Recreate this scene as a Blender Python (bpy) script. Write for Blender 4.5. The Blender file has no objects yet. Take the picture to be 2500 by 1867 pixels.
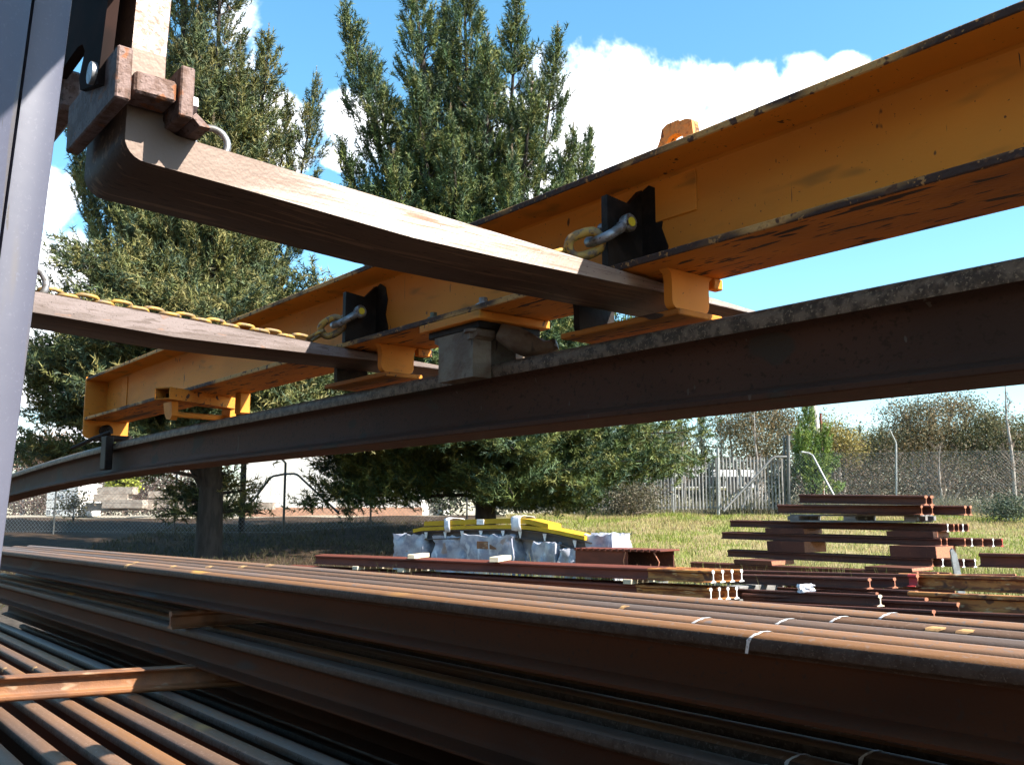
import bpy, bmesh, math, random
import numpy as np
from mathutils import Vector, Matrix, Quaternion
random.seed(7); rng = np.random.default_rng(11)
R = math.radians
scene = bpy.context.scene
C = scene.collection

# ------------------------------------------------------------------ camera, sky, sun, exposure
EZ = 1.35                                   # eye height over the yard
F_PX, CXP, CYP, HORIZON = 2290.0, 1250.0, 933.5, 1255.0   # photo scale (2500 x 1867)
PITCH = math.atan((HORIZON - CYP) / F_PX)
cd = bpy.data.cameras.new('camera'); cam = bpy.data.objects.new('camera', cd); C.objects.link(cam)
cam.location = (0, 0, EZ); cam.rotation_euler = (math.pi / 2 + PITCH, 0, 0)
cd.sensor_width = 36; cd.lens = F_PX / 2500 * 36; cd.clip_start = .02; cd.clip_end = 900
scene.camera = cam

AZ = R(38.89); UV = Vector((-math.sin(AZ), math.cos(AZ), 0)); QV = Vector((math.cos(AZ), math.sin(AZ), 0))
SUN = (-UV * 1.04 + QV * .50 + Vector((0, 0, 1))).normalized()
SUN_EL = math.asin(SUN.z); SUN_AZ = math.atan2(SUN.x, SUN.y)

scene.view_settings.view_transform = 'Standard'; scene.view_settings.look = 'None'
scene.view_settings.gamma = 1; scene.view_settings.exposure = 1.6
scene.view_settings.use_curve_mapping = False
scene.cycles.max_bounces = 4; scene.cycles.diffuse_bounces = 2; scene.cycles.glossy_bounces = 2; scene.cycles.transmission_bounces = 3
scene.cycles.transparent_max_bounces = 6; scene.cycles.caustics_reflective = False; scene.cycles.caustics_refractive = False; scene.cycles.adaptive_threshold = .03

sl = bpy.data.lights.new('sun', 'SUN'); sl.energy = 5.0; sl.angle = R(.55); sl.color = (1, .94, .84)
so = bpy.data.objects.new('sun', sl); C.objects.link(so); so.location = (12, -8, 20)
so.rotation_euler = SUN.to_track_quat('Z', 'Y').to_euler()

def pdir(px, py):
    dx = (px - CXP) / F_PX; dy = (CYP - py) / F_PX; c, s = math.cos(PITCH), math.sin(PITCH)
    return Vector((dx, c - dy * s, s + dy * c))
def at(px, py, D):                          # photo point at distance D in front of the camera
    d = pdir(px, py); k = D / d.y
    return Vector((d.x * k, D, EZ + d.z * k))
def at_n(px, py, n, q=QV, u=UV):            # photo point in a plane parallel to the rails -> u, z above eye
    d = pdir(px, py); k = n / d.dot(q); P = d * k
    return P.dot(u), P.z
def uz(uu, n, z): return UV * uu + QV * n + Vector((0, 0, EZ + z))

def sky():
    w = bpy.data.worlds.new('World'); scene.world = w; w.use_nodes = True
    nt = w.node_tree; N = nt.nodes; L = nt.links; N.clear()
    out = N.new('ShaderNodeOutputWorld'); bg = N.new('ShaderNodeBackground')
    st = N.new('ShaderNodeTexSky'); st.sky_type = 'NISHITA'; st.sun_disc = False
    st.sun_elevation = SUN_EL; st.sun_rotation = SUN_AZ; st.air_density = 1.15; st.dust_density = .9; st.ozone_density = 3.0
    st.altitude = 580
    tc = N.new('ShaderNodeTexCoord')
    nz = N.new('ShaderNodeTexNoise'); nz.inputs['Scale'].default_value = 13; nz.inputs['Detail'].default_value = 5
    nz.inputs['Roughness'].default_value = .58; nz.inputs['Distortion'].default_value = .25
    big = N.new('ShaderNodeTexNoise'); big.inputs['Scale'].default_value = 2.3; big.inputs['Detail'].default_value = 1
    L.new(tc.outputs['Generated'], nz.inputs['Vector']); L.new(tc.outputs['Generated'], big.inputs['Vector'])
    def math_(op, a, b=None, clamp=False):
        m = N.new('ShaderNodeMath'); m.operation = op; m.use_clamp = clamp
        for i, x in enumerate((a, b)):
            if x is None: continue
            if isinstance(x, (int, float)): m.inputs[i].default_value = x
            else: L.new(x, m.inputs[i])
        return m.outputs[0]
    acc = None
    banks = [(1400, 275, 3.3), (1510, 305, 3.6), (1630, 325, 3.4), (1740, 290, 2.3), (1850, 255, 1.9), (1965, 205, 1.5), (2060, 190, 1.2), (1400, 410, 4.2), (1560, 430, 4.0),
             (660, 335, 2.3), (855, 325, 2.0), (135, 475, 1.5), (60, 900, 7.0)]
    for px, py, r in banks:
        d = pdir(px, py).normalized()
        vm = N.new('ShaderNodeVectorMath'); vm.operation = 'DOT_PRODUCT'; vm.inputs[1].default_value = d
        L.new(tc.outputs['Generated'], vm.inputs[0])
        mr = N.new('ShaderNodeMapRange'); mr.interpolation_type = 'SMOOTHSTEP'
        mr.inputs['From Min'].default_value = math.cos(R(r * 1.5)); mr.inputs['From Max'].default_value = math.cos(R(r * .45))
        L.new(vm.outputs['Value'], mr.inputs['Value'])
        acc = mr.outputs[0] if acc is None else math_('MAXIMUM', acc, mr.outputs[0])
    gen = N.new('ShaderNodeMapRange'); gen.inputs['From Min'].default_value = .66; gen.inputs['From Max'].default_value = .78
    gen.inputs['To Max'].default_value = .8
    L.new(big.outputs['Fac'], gen.inputs['Value'])
    acc = math_('MAXIMUM', acc, gen.outputs[0])
    rag = math_('MULTIPLY', math_('SUBTRACT', nz.outputs['Fac'], .5), 3.6)
    den = math_('ADD', acc, rag)
    cut = N.new('ShaderNodeMapRange'); cut.interpolation_type = 'SMOOTHSTEP'
    cut.inputs['From Min'].default_value = .22; cut.inputs['From Max'].default_value = .95
    L.new(den, cut.inputs['Value'])
    mask = math_('MULTIPLY', cut.outputs[0], math_('MULTIPLY', acc, 5.0, True), True)
    mix = N.new('ShaderNodeMix'); mix.data_type = 'RGBA'
    L.new(mask, mix.inputs['Factor']); hs = N.new('ShaderNodeHueSaturation'); hs.inputs['Saturation'].default_value = 1.17; hs.inputs['Hue'].default_value = .481; L.new(st.outputs[0], hs.inputs['Color']); L.new(hs.outputs[0], mix.inputs['A']); mix.inputs['B'].default_value = (9.5, 9.7, 10, 1)
    L.new(mix.outputs['Result'], bg.inputs['Color']); bg.inputs['Strength'].default_value = .105
    L.new(bg.outputs[0], out.inputs['Surface'])
sky()

# ------------------------------------------------------------------ materials
MATS = {}
def mat(name, base, rough=.7, metal=0., var=None, scale=4., detail=3., lo=.40, hi=.62, stretch=(1, 1, 1), bump=0., bscale=60.,
        spots=None, sscale=12., slo=.62, shi=.70, sstretch=None, spec=.5, attr=None, rvar=0., transl=0., coat=0., rnd=0., grad=None):
    m = bpy.data.materials.new(name); m.use_nodes = True; MATS[name] = m
    nt = m.node_tree; N = nt.nodes; L = nt.links; b = N['Principled BSDF']
    b.inputs['Roughness'].default_value = rough; b.inputs['Metallic'].default_value = metal
    b.inputs['Specular IOR Level'].default_value = spec
    if coat: b.inputs['Coat Weight'].default_value = coat; b.inputs['Coat Roughness'].default_value = .3
    tc = N.new('ShaderNodeTexCoord'); oi = N.new('ShaderNodeObjectInfo')
    off = N.new('ShaderNodeVectorMath'); off.operation = 'MULTIPLY_ADD'
    cx = N.new('ShaderNodeCombineXYZ'); 
    mm = N.new('ShaderNodeMath'); mm.operation = 'MULTIPLY'; mm.inputs[1].default_value = 37.
    L.new(oi.outputs['Random'], mm.inputs[0]); L.new(mm.outputs[0], cx.inputs[0]); L.new(mm.outputs[0], cx.inputs[1]); L.new(mm.outputs[0], cx.inputs[2])
    L.new(tc.outputs['Object'], off.inputs[0]); off.inputs[1].default_value = (1, 1, 1); L.new(cx.outputs[0], off.inputs[2])
    def noise(sc, st, dt=detail, ro=.6):
        mp = N.new('ShaderNodeMapping'); mp.inputs['Scale'].default_value = st
        L.new(off.outputs[0], mp.inputs[0])
        n = N.new('ShaderNodeTexNoise'); n.inputs['Scale'].default_value = sc; n.inputs['Detail'].default_value = dt; n.inputs['Roughness'].default_value = ro
        L.new(mp.outputs[0], n.inputs['Vector']); return n.outputs['Fac']
    def ramp(f, a, c):
        r = N.new('ShaderNodeMapRange'); r.interpolation_type = 'SMOOTHSTEP'
        r.inputs['From Min'].default_value = a; r.inputs['From Max'].default_value = c; L.new(f, r.inputs['Value']); return r.outputs[0]
    def mixc(f, a, c):
        x = N.new('ShaderNodeMix'); x.data_type = 'RGBA'; L.new(f, x.inputs['Factor'])
        for k, s in (('A', a), ('B', c)):
            if isinstance(s, tuple): x.inputs[k].default_value = (*s, 1)
            else: L.new(s, x.inputs[k])
        return x.outputs['Result']
    col = base
    if attr:
        an = N.new('ShaderNodeAttribute'); an.attribute_name = attr; col = an.outputs['Color']
    if var is not None:
        f = ramp(noise(scale, stretch), lo, hi); col = mixc(f, col, var)
        if rvar:
            rr = N.new('ShaderNodeMapRange'); rr.inputs['To Min'].default_value = rough; rr.inputs['To Max'].default_value = rough + rvar
            L.new(f, rr.inputs['Value']); L.new(rr.outputs[0], b.inputs['Roughness'])
    for sp in (spots or []):
        sc_, lo_, hi_, cc, st_ = sp
        col = mixc(ramp(noise(sc_, st_, 2.), lo_, hi_), col, cc)
    if grad:                                   # wear that changes along one axis of the thing (axis, from, to, colour at the 'from' end)
        ax, g0, g1, gc = grad; sp_ = N.new('ShaderNodeSeparateXYZ'); L.new(tc.outputs['Object'], sp_.inputs[0])
        ad = N.new('ShaderNodeMath'); ad.operation = 'MULTIPLY_ADD'; L.new(noise(14., (1, .3, 1)), ad.inputs[0]); ad.inputs[1].default_value = (g1 - g0) * 1.2; L.new(sp_.outputs[ax], ad.inputs[2])
        col = mixc(ramp(ad.outputs[0], g0 + (g1 - g0) * .6, g1 + (g1 - g0) * .6), gc, col)
    if rnd:
        hv = N.new('ShaderNodeHueSaturation'); rm = N.new('ShaderNodeMapRange'); rm.inputs['To Min'].default_value = 1 - rnd; rm.inputs['To Max'].default_value = 1 + rnd
        L.new(oi.outputs['Random'], rm.inputs[0]); L.new(rm.outputs[0], hv.inputs['Value']); L.new(col, hv.inputs['Color']) if not isinstance(col, tuple) else None; col = hv.outputs[0]
    if isinstance(col, tuple): b.inputs['Base Color'].default_value = (*col, 1)
    else: L.new(col, b.inputs['Base Color'])
    if bump:
        bp = N.new('ShaderNodeBump'); bp.inputs['Strength'].default_value = bump; bp.inputs['Distance'].default_value = .004
        L.new(noise(bscale, (1, 1, 1), 1.), bp.inputs['Height']); L.new(bp.outputs[0], b.inputs['Normal'])
    if transl:
        tr = N.new('ShaderNodeBsdfTranslucent'); ms = N.new('ShaderNodeMixShader'); ms.inputs[0].default_value = transl
        if isinstance(col, tuple): tr.inputs[0].default_value = (*col, 1)
        else: L.new(col, tr.inputs[0])
        o = N['Material Output']; L.new(b.outputs[0], ms.inputs[1]); L.new(tr.outputs[0], ms.inputs[2]); L.new(ms.outputs[0], o.inputs[0])
    return m

one = (1, 1, 1)
# foreground rails: mill scale and rust; sun painted into head tops, shade into sides
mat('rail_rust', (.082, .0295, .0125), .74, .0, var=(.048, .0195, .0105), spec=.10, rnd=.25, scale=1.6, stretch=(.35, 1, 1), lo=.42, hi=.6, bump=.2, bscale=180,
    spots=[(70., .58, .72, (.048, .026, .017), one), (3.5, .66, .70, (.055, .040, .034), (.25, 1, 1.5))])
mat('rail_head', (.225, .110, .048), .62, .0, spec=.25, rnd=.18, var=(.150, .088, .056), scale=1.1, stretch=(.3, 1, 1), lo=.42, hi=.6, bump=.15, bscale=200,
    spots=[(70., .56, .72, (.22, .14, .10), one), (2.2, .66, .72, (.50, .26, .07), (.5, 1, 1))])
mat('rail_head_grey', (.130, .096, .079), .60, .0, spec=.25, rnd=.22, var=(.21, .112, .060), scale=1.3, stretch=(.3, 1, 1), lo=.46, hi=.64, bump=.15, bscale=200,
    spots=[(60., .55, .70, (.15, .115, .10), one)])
mat('rail_side_shade', (.080, .058, .047), .66, .0, spec=.2, rnd=.2, var=(.055, .036, .026), scale=30, lo=.4, hi=.62, bump=.25, bscale=220,
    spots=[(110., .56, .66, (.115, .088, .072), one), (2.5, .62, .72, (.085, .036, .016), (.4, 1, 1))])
mat('rail_hung', (.088, .040, .0245), .72, .0, var=(.056, .029, .019), spec=.12, scale=2.2, stretch=(.5, 1, 1), bump=.25, bscale=160,
    spots=[(90., .57, .70, (.042, .023, .014), one), (7., .62, .66, (.055, .038, .027), (.6, 1, 1)), (45., .71, .74, (.11, .08, .06), (1, 1, .35))])
mat('rail_hung_head', (.175, .124, .084), .62, .0, spec=.3, var=(.065, .045, .031), scale=40, lo=.4, hi=.6, bump=.2, bscale=260,
    spots=[(180., .56, .66, (.25, .185, .12), one), (3., .64, .72, (.09, .036, .014), (.5, 1, 1))])
mat('spacer_rust', (.26, .11, .045), .6, .1, var=(.16, .075, .04), scale=5, spots=[(14., .6, .68, (.33, .21, .13), (.5, 1, 1))], bump=.3, bscale=120)
mat('chalk', (.80, .80, .80), .9, var=(.55, .5, .48), scale=90, lo=.52, hi=.66)
mat('yellow_mark', (.55, .32, .13), .8, var=(.34, .19, .09), scale=40, lo=.45, hi=.6)
# spreader beam paint
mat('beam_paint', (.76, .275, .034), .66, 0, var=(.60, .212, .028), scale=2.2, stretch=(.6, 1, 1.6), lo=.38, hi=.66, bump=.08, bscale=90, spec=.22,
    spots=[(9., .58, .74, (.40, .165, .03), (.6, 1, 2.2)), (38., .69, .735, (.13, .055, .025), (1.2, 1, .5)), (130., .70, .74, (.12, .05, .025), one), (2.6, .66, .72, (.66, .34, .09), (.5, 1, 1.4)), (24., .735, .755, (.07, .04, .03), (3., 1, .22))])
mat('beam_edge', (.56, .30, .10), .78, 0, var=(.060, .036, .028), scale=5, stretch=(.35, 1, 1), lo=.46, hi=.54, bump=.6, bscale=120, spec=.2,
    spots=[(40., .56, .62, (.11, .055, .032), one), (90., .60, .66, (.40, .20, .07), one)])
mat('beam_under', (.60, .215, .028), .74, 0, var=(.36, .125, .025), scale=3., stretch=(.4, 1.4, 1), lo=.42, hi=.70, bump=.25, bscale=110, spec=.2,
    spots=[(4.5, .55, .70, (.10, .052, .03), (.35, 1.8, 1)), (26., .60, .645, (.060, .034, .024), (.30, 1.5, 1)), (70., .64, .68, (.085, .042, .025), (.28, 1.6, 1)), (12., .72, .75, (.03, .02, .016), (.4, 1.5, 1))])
mat('black_paint', (.013, .010, .009), .6, 0, var=(.028, .02, .016), scale=20, bump=.2, bscale=140, spec=.15)
mat('bare_clamp', (.20, .165, .12), .65, .2, var=(.13, .085, .055), scale=14, spots=[(30., .62, .7, (.055, .04, .03), (1, 1, .5))], bump=.3, bscale=130)
mat('galv', (.30, .31, .33), .45, .6, var=(.17, .16, .15), scale=40, lo=.42, hi=.6, spots=[(90., .62, .68, (.10, .075, .06), one)])
mat('yellow_chain', (.40, .24, .045), .6, .1, var=(.22, .145, .06), scale=45, lo=.42, hi=.56, spots=[(90., .56, .62, (.13, .09, .06), one)])
mat('green_bolt', (.10, .13, .10), .5, .4, var=(.18, .15, .1), scale=60)
mat('yellow_cap', (.75, .55, .03), .5)
# forklift
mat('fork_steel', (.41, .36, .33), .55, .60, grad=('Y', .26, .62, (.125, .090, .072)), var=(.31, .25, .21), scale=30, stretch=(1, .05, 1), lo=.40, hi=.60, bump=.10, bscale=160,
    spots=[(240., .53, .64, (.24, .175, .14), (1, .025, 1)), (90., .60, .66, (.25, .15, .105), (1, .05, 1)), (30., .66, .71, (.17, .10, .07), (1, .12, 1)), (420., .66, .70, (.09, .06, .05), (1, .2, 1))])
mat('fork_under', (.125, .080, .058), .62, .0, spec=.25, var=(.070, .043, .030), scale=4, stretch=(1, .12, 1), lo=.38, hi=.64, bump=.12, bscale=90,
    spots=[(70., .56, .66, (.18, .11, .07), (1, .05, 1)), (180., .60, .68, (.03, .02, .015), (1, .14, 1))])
mat('forklift_body', (.10, .10, .11), .5, .0, var=(.08, .08, .085), scale=3)
mat('fork_dull', (.20, .155, .145), .62, .15, var=(.135, .10, .088), scale=34, stretch=(1, .12, 1), lo=.40, hi=.60, bump=.10, bscale=160,
    spots=[(150., .55, .64, (.115, .082, .07), (1, .10, 1)), (40., .64, .70, (.21, .125, .09), (1, .4, 1)), (300., .64, .68, (.06, .042, .036), (1, .5, 1))])
mat('fork_shank', (.24, .185, .165), .5, .3, var=(.16, .095, .07), scale=75, lo=.46, hi=.54, bump=.2, bscale=160,
    spots=[(130., .58, .62, (.46, .41, .39), (1, 1, .5)), (45., .62, .66, (.40, .35, .33), (1, 1, .4))])
mat('clamp_rust', (.19, .13, .115), .62, .1, var=(.115, .068, .052), spec=.15, scale=60, bump=.3, bscale=200, spots=[(42., .58, .66, (.24, .095, .045), one), (160., .62, .68, (.07, .045, .035), one), (60., .74, .77, (.45, .28, .05), one)])
mat('carriage', (.016, .011, .010), .9, .0, var=(.03, .016, .013), scale=8, spec=.08)
mat('mast_paint', (.086, .088, .122), .5, .0, var=(.076, .078, .11), scale=4, bump=.05, bscale=60, spots=[(30., .62, .70, (.100, .090, .095), (1, 1, .08)), (120., .70, .73, (.055, .048, .048), (1, 1, .12)), (320., .60, .70, (.098, .10, .135), one), (16., .70, .74, (.12, .085, .06), (1, 1, .15))])
# yard
mat('old_rail', (.105, .036, .022), .72, .05, var=(.07, .026, .018), scale=3, stretch=(.4, 1, 1), bump=.3, bscale=90, spots=[(30., .62, .7, (.14, .055, .03), one)], spec=.3)
mat('red_rail', (.16, .045, .028), .75, .0, var=(.11, .035, .024), scale=3, stretch=(.4, 1, 1), bump=.3, bscale=90, spec=.25)
mat('stained_steel', (.42, .17, .045), .6, .0, var=(.19, .06, .018), scale=5, stretch=(.5, 1, 2.2), lo=.44, hi=.58, spots=[(16., .6, .7, (.52, .33, .16), (.3, 1, 1.2)), (5., .62, .70, (.10, .04, .02), (1, 1, 1))], spec=.3)
mat('white_paint', (.80, .79, .76), .7, var=(.68, .64, .6), scale=20)
mat('red_paint', (.42, .03, .03), .6)
mat('rust_end', (.36, .14, .07), .7, var=(.26, .09, .05), scale=30)
mat('timber', (.62, .53, .39), .8, var=(.50, .40, .27), scale=7, stretch=(.2, 1, 1), bump=.3, bscale=40)
mat('grey_timber', (.20, .19, .18), .9, var=(.12, .115, .11), scale=9, stretch=(.2, 1, 1), bump=.4, bscale=40)
mat('wrap', (.40, .40, .44), .30, .0, var=(.24, .25, .31), scale=5, bump=.7, bscale=16, spots=[(7., .6, .7, (.56, .57, .60), (1, 1, .4)), (3.5, .64, .72, (.30, .22, .19), one)], spec=.6)
mat('yellow_board', (.54, .33, .018), .65, var=(.46, .27, .016), scale=4, stretch=(.3, 1, 1), spec=.3)
mat('cloth', (.76, .75, .76), .9, var=(.6, .6, .64), scale=18)
mat('dark_steel', (.075, .07, .072), .55, .3, var=(.11, .085, .07), scale=7)
mat('concrete', (.36, .31, .26), .9, var=(.27, .22, .18), scale=5, bump=.5, bscale=25, spots=[(11., .62, .72, (.30, .25, .21), one)])
mat('building', (.86, .84, .80), .85, var=(.80, .77, .70), scale=1.2, spots=[(.6, .6, .7, (.82, .74, .60), one)])
mat('plinth', (.52, .30, .20), .85, var=(.44, .25, .17), scale=6)
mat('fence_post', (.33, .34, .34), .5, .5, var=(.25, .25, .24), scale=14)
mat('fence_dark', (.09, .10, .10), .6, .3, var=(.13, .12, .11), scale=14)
mat('pale_steel', (.26, .255, .25), .55, .3, var=(.16, .15, .14), scale=9)
mat('wire', (.24, .235, .22), .6, .3)
mat('bus_white', (.82, .82, .84), .35, spec=.5)
mat('bus_glass', (.02, .022, .03), .12, spec=.6)
mat('blocker_cream', (.30, .26, .21), .7, var=(.26, .23, .18), scale=2)
mat('rubber', (.025, .025, .025), .8)
mat('pole_wood', (.42, .39, .36), .9, var=(.3, .27, .25), scale=8, stretch=(1, 1, .1))
mat('crate_white', (.78, .77, .75), .7, var=(.68, .66, .62), scale=5)
mat('ink', (.05, .05, .06), .7)
mat('bark', (.046, .035, .028), .95, var=(.026, .02, .016), scale=9, stretch=(1, 1, .25), bump=.8, bscale=22)
mat('pale_bark', (.32, .29, .26), .9, var=(.22, .19, .17), scale=7, stretch=(1, 1, .3))
mat('twig', (.20, .15, .115), .9, var=(.15, .11, .08), scale=3)
mat('twig_dark', (.13, .10, .08), .95)
mat('leaf', (.1, .1, .05), .75, attr='Col', spec=.2, transl=.22)
mat('needle', (.1, .1, .05), .6, attr='Col', spec=.3)
mat('blade', (.2, .2, .08), .7, attr='Col', spec=.2, transl=.35)
mat('cone', (.40, .30, .22), .8)

# ------------------------------------------------------------------ mesh helpers
class MB:
    def __init__(s, org=(0, 0, 0)): s.v = []; s.f = []; s.m = []; s.o = Vector(org); s.T = None
    def add(s, vs, fs, mi=0):
        b = len(s.v)
        for p in vs:
            p = Vector(p)
            if s.T is not None: p = s.T @ p
            s.v.append(p - s.o)
        for f in fs: s.f.append([b + i for i in f]); s.m.append(mi)
        return s
    def box(s, a, b, ch=0., mi=0):
        (x0, y0, z0), (x1, y1, z1) = a, b
        if x0 > x1: x0, x1 = x1, x0
        if y0 > y1: y0, y1 = y1, y0
        if z0 > z1: z0, z1 = z1, z0
        if ch <= 0:
            vs = [(x, y, z) for z in (z0, z1) for y in (y0, y1) for x in (x0, x1)]
            return s.add(vs, [(0, 2, 3, 1), (4, 5, 7, 6), (0, 1, 5, 4), (2, 6, 7, 3), (0, 4, 6, 2), (1, 3, 7, 5)], mi)
        c = min(ch, .45 * min(x1 - x0, y1 - y0, z1 - z0)); X = (x0, x1); Y = (y0, y1); Z = (z0, z1)
        vs = []; idx = {}
        for i in (0, 1):
            for j in (0, 1):
                for k in (0, 1):
                    sx, sy, sz = (1 - 2 * i) * c, (1 - 2 * j) * c, (1 - 2 * k) * c
                    for ax, p in ((0, (X[i], Y[j] + sy, Z[k] + sz)), (1, (X[i] + sx, Y[j], Z[k] + sz)), (2, (X[i] + sx, Y[j] + sy, Z[k]))):
                        idx[i, j, k, ax] = len(vs); vs.append(p)
        fs = []
        q = [(0, 0), (1, 0), (1, 1), (0, 1)]
        for i in (0, 1):
            f = [idx[i, a_, b_, 0] for a_, b_ in q]; fs.append(f if i else f[::-1])
            f = [idx[a_, i, b_, 1] for a_, b_ in q]; fs.append(f[::-1] if i else f)
            f = [idx[a_, b_, i, 2] for a_, b_ in q]; fs.append(f if i else f[::-1])
        for i in (0, 1):
            for j in (0, 1):
                f = [idx[i, j, 0, 0], idx[i, j, 1, 0], idx[i, j, 1, 1], idx[i, j, 0, 1]]; fs.append(f if (i + j) % 2 else f[::-1])
                f = [idx[i, 0, j, 0], idx[i, 1, j, 0], idx[i, 1, j, 2], idx[i, 0, j, 2]]; fs.append(f[::-1] if (i + j) % 2 else f)
                f = [idx[0, i, j, 1], idx[1, i, j, 1], idx[1, i, j, 2], idx[0, i, j, 2]]; fs.append(f if (i + j) % 2 else f[::-1])
                for k in (0, 1):
                    f = [idx[i, j, k, 0], idx[i, j, k, 1], idx[i, j, k, 2]]; fs.append(f if (i + j + k) % 2 else f[::-1])
        return s.add(vs, fs, mi)
    def prism(s, prof, fn, ts, mi=0, cap=True, mis=None):   # closed 2-D profile swept: fn(a, b, t) -> point
        n = len(prof); vs = [fn(a, b, t) for t in ts for a, b in prof]; fs = []; ms = []
        for k in range(len(ts) - 1):
            for i in range(n):
                j = (i + 1) % n
                fs.append((k * n + i, k * n + j, (k + 1) * n + j, (k + 1) * n + i)); ms.append(mis[i] if mis else mi)
        if cap:
            fs.append(tuple(range(n - 1, -1, -1))); fs.append(tuple((len(ts) - 1) * n + i for i in range(n))); ms += [mi, mi]
        b = len(s.v); s.add(vs, fs, mi); s.m[-len(fs):] = ms
        return s
    def tube(s, pts, r, n=8, closed=False, mi=0, cap=True):
        pts = [Vector(p) for p in pts]; rs = r if isinstance(r, (list, tuple)) else [r] * len(pts)
        vs = []; fs = []; m = len(pts); nrm = None
        for i, p in enumerate(pts):
            a = pts[i - 1] if (i or closed) else p; b = pts[(i + 1) % m] if (i < m - 1 or closed) else p
            t = (b - a).normalized()
            if nrm is None: nrm = t.orthogonal().normalized()
            else: nrm = (nrm - t * nrm.dot(t)).normalized()
            bi = t.cross(nrm)
            for k in range(n):
                an = 2 * math.pi * k / n; vs.append(p + (nrm * math.cos(an) + bi * math.sin(an)) * rs[i])
        for i in range(m if closed else m - 1):
            for k in range(n):
                j = (i + 1) % m; fs.append((i * n + k, i * n + (k + 1) % n, j * n + (k + 1) % n, j * n + k))
        if cap and not closed:
            fs.append(tuple(range(n - 1, -1, -1))); fs.append(tuple((m - 1) * n + k for k in range(n)))
        return s.add(vs, fs, mi)
    def cyl(s, a, b, r, n=12, mi=0): return s.tube([a, b], r, n, mi=mi)
    def lathe(s, a, b, prof, n=16, mi=0):   # prof: (t along a->b, radius)
        a = Vector(a); d = Vector(b) - a
        return s.tube([a + d * t for t, _ in prof], [max(r, 1e-5) for _, r in prof], n, mi=mi)
    def build(s, name, mats, parent=None, smooth=35, loc=None):
        me = bpy.data.meshes.new(name); me.from_pydata([tuple(p) for p in s.v], [], s.f)
        if not isinstance(mats, (list, tuple)): mats = [mats]
        for m in mats: me.materials.append(MATS[m])
        me.polygons.foreach_set('material_index', s.m)
        finish(me, smooth)
        return link(name, me, parent, loc)
def finish(me, smooth):
    bm = bmesh.new(); bm.from_mesh(me); bmesh.ops.recalc_face_normals(bm, faces=bm.faces); bm.to_mesh(me); bm.free()
    me.update()
    if smooth:
        me.polygons.foreach_set('use_smooth', [True] * len(me.polygons)); me.set_sharp_from_angle(angle=R(smooth))
def link(name, me, parent=None, loc=None):
    o = bpy.data.objects.new(name, me); C.objects.link(o)
    if parent is not None: o.parent = parent
    if loc is not None: o.location = loc
    return o
def tag(o, label, cat, group=None, kind=None):
    if label: o['label'] = label
    if cat: o['category'] = cat
    if group: o['group'] = group
    if kind: o['kind'] = kind
    return o
def thing(name, label, cat, loc=(0, 0, 0), rot=(0, 0, 0), group=None):
    o = bpy.data.objects.new(name, None); C.objects.link(o); o.location = loc; o.rotation_euler = rot; o.empty_display_size = .1
    return tag(o, label, cat, group)
def tri_mesh(name, V, Fc, m, parent=None, col=None, loc=None):   # numpy triangles with optional per-vertex colour
    me = bpy.data.meshes.new(name); nv = len(V); nf = len(Fc); k = Fc.shape[1]
    me.vertices.add(nv); me.vertices.foreach_set('co', np.ascontiguousarray(V, np.float32).ravel())
    me.loops.add(nf * k); me.loops.foreach_set('vertex_index', np.ascontiguousarray(Fc, np.int32).ravel())
    me.polygons.add(nf); me.polygons.foreach_set('loop_start', np.arange(0, nf * k, k, dtype=np.int32))
    me.materials.append(MATS[m])
    if col is not None:
        a = me.color_attributes.new('Col', 'FLOAT_COLOR', 'POINT')
        a.data.foreach_set('color', np.ascontiguousarray(np.concatenate([col, np.ones((nv, 1))], 1), np.float32).ravel())
    me.update(calc_edges=True); me.validate()
    return link(name, me, parent, loc)

def rail_profile(h=.165, hw=.070, fw=.140, tw=.017):
    k = h / .165; a = []
    a += [(0, 0), (fw / 2 - .002, 0), (fw / 2, .002), (fw / 2, .010 * k), (fw / 2 - .004, .0125 * k), (fw * .25, .021 * k), (tw / 2 + .009, .027 * k), (tw / 2 + .003, .036 * k), (tw / 2, .048 * k),
          (tw / 2, .105 * k), (tw / 2 + .003, .114 * k), (tw / 2 + .008, .119 * k), (hw / 2 - .001, .1265 * k), (hw / 2, .129 * k), (hw / 2, h - .0235 * k)]
    for i in range(1, 6):
        an = i / 5 * math.pi / 2; a.append((hw / 2 - .019 + .019 * math.cos(an), h - .0235 * k + .0200 * k * math.sin(an)))
    a.append((hw * .14, h - .0006))
    return a + [(-x, y) for x, y in a[::-1][:-1] if x > 1e-6]
RAIL = rail_profile()
_rc = {}
def rail_mesh(L, prof_key=(.165, .070, .140, .017), mats=('rail_rust',), segs=1, flip=False):
    key = (round(L, 3), prof_key, mats, segs, flip)
    if key not in _rc:
        pr = rail_profile(*prof_key); mb = MB()
        if flip: pr = [(-a, prof_key[0] - b) for a, b in pr]
        mb.prism(pr, lambda a, b, t: (t, a, b), [L * i / segs for i in range(segs + 1)])
        me = bpy.data.meshes.new('rail'); me.from_pydata([tuple(p) for p in mb.v], [], mb.f)
        for m in mats: me.materials.append(MATS[m])
        if len(mats) > 1:
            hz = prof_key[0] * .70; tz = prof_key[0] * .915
            me.polygons.foreach_set('material_index', [0 if abs(f.normal.x) > .9 or f.center.z < hz else (1 if f.center.z > tz else 2) for f in me.polygons])  # tops get the painted sunlit tone, head sides the shaded one
        finish(me, 28); _rc[key] = me
    return _rc[key]
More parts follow.
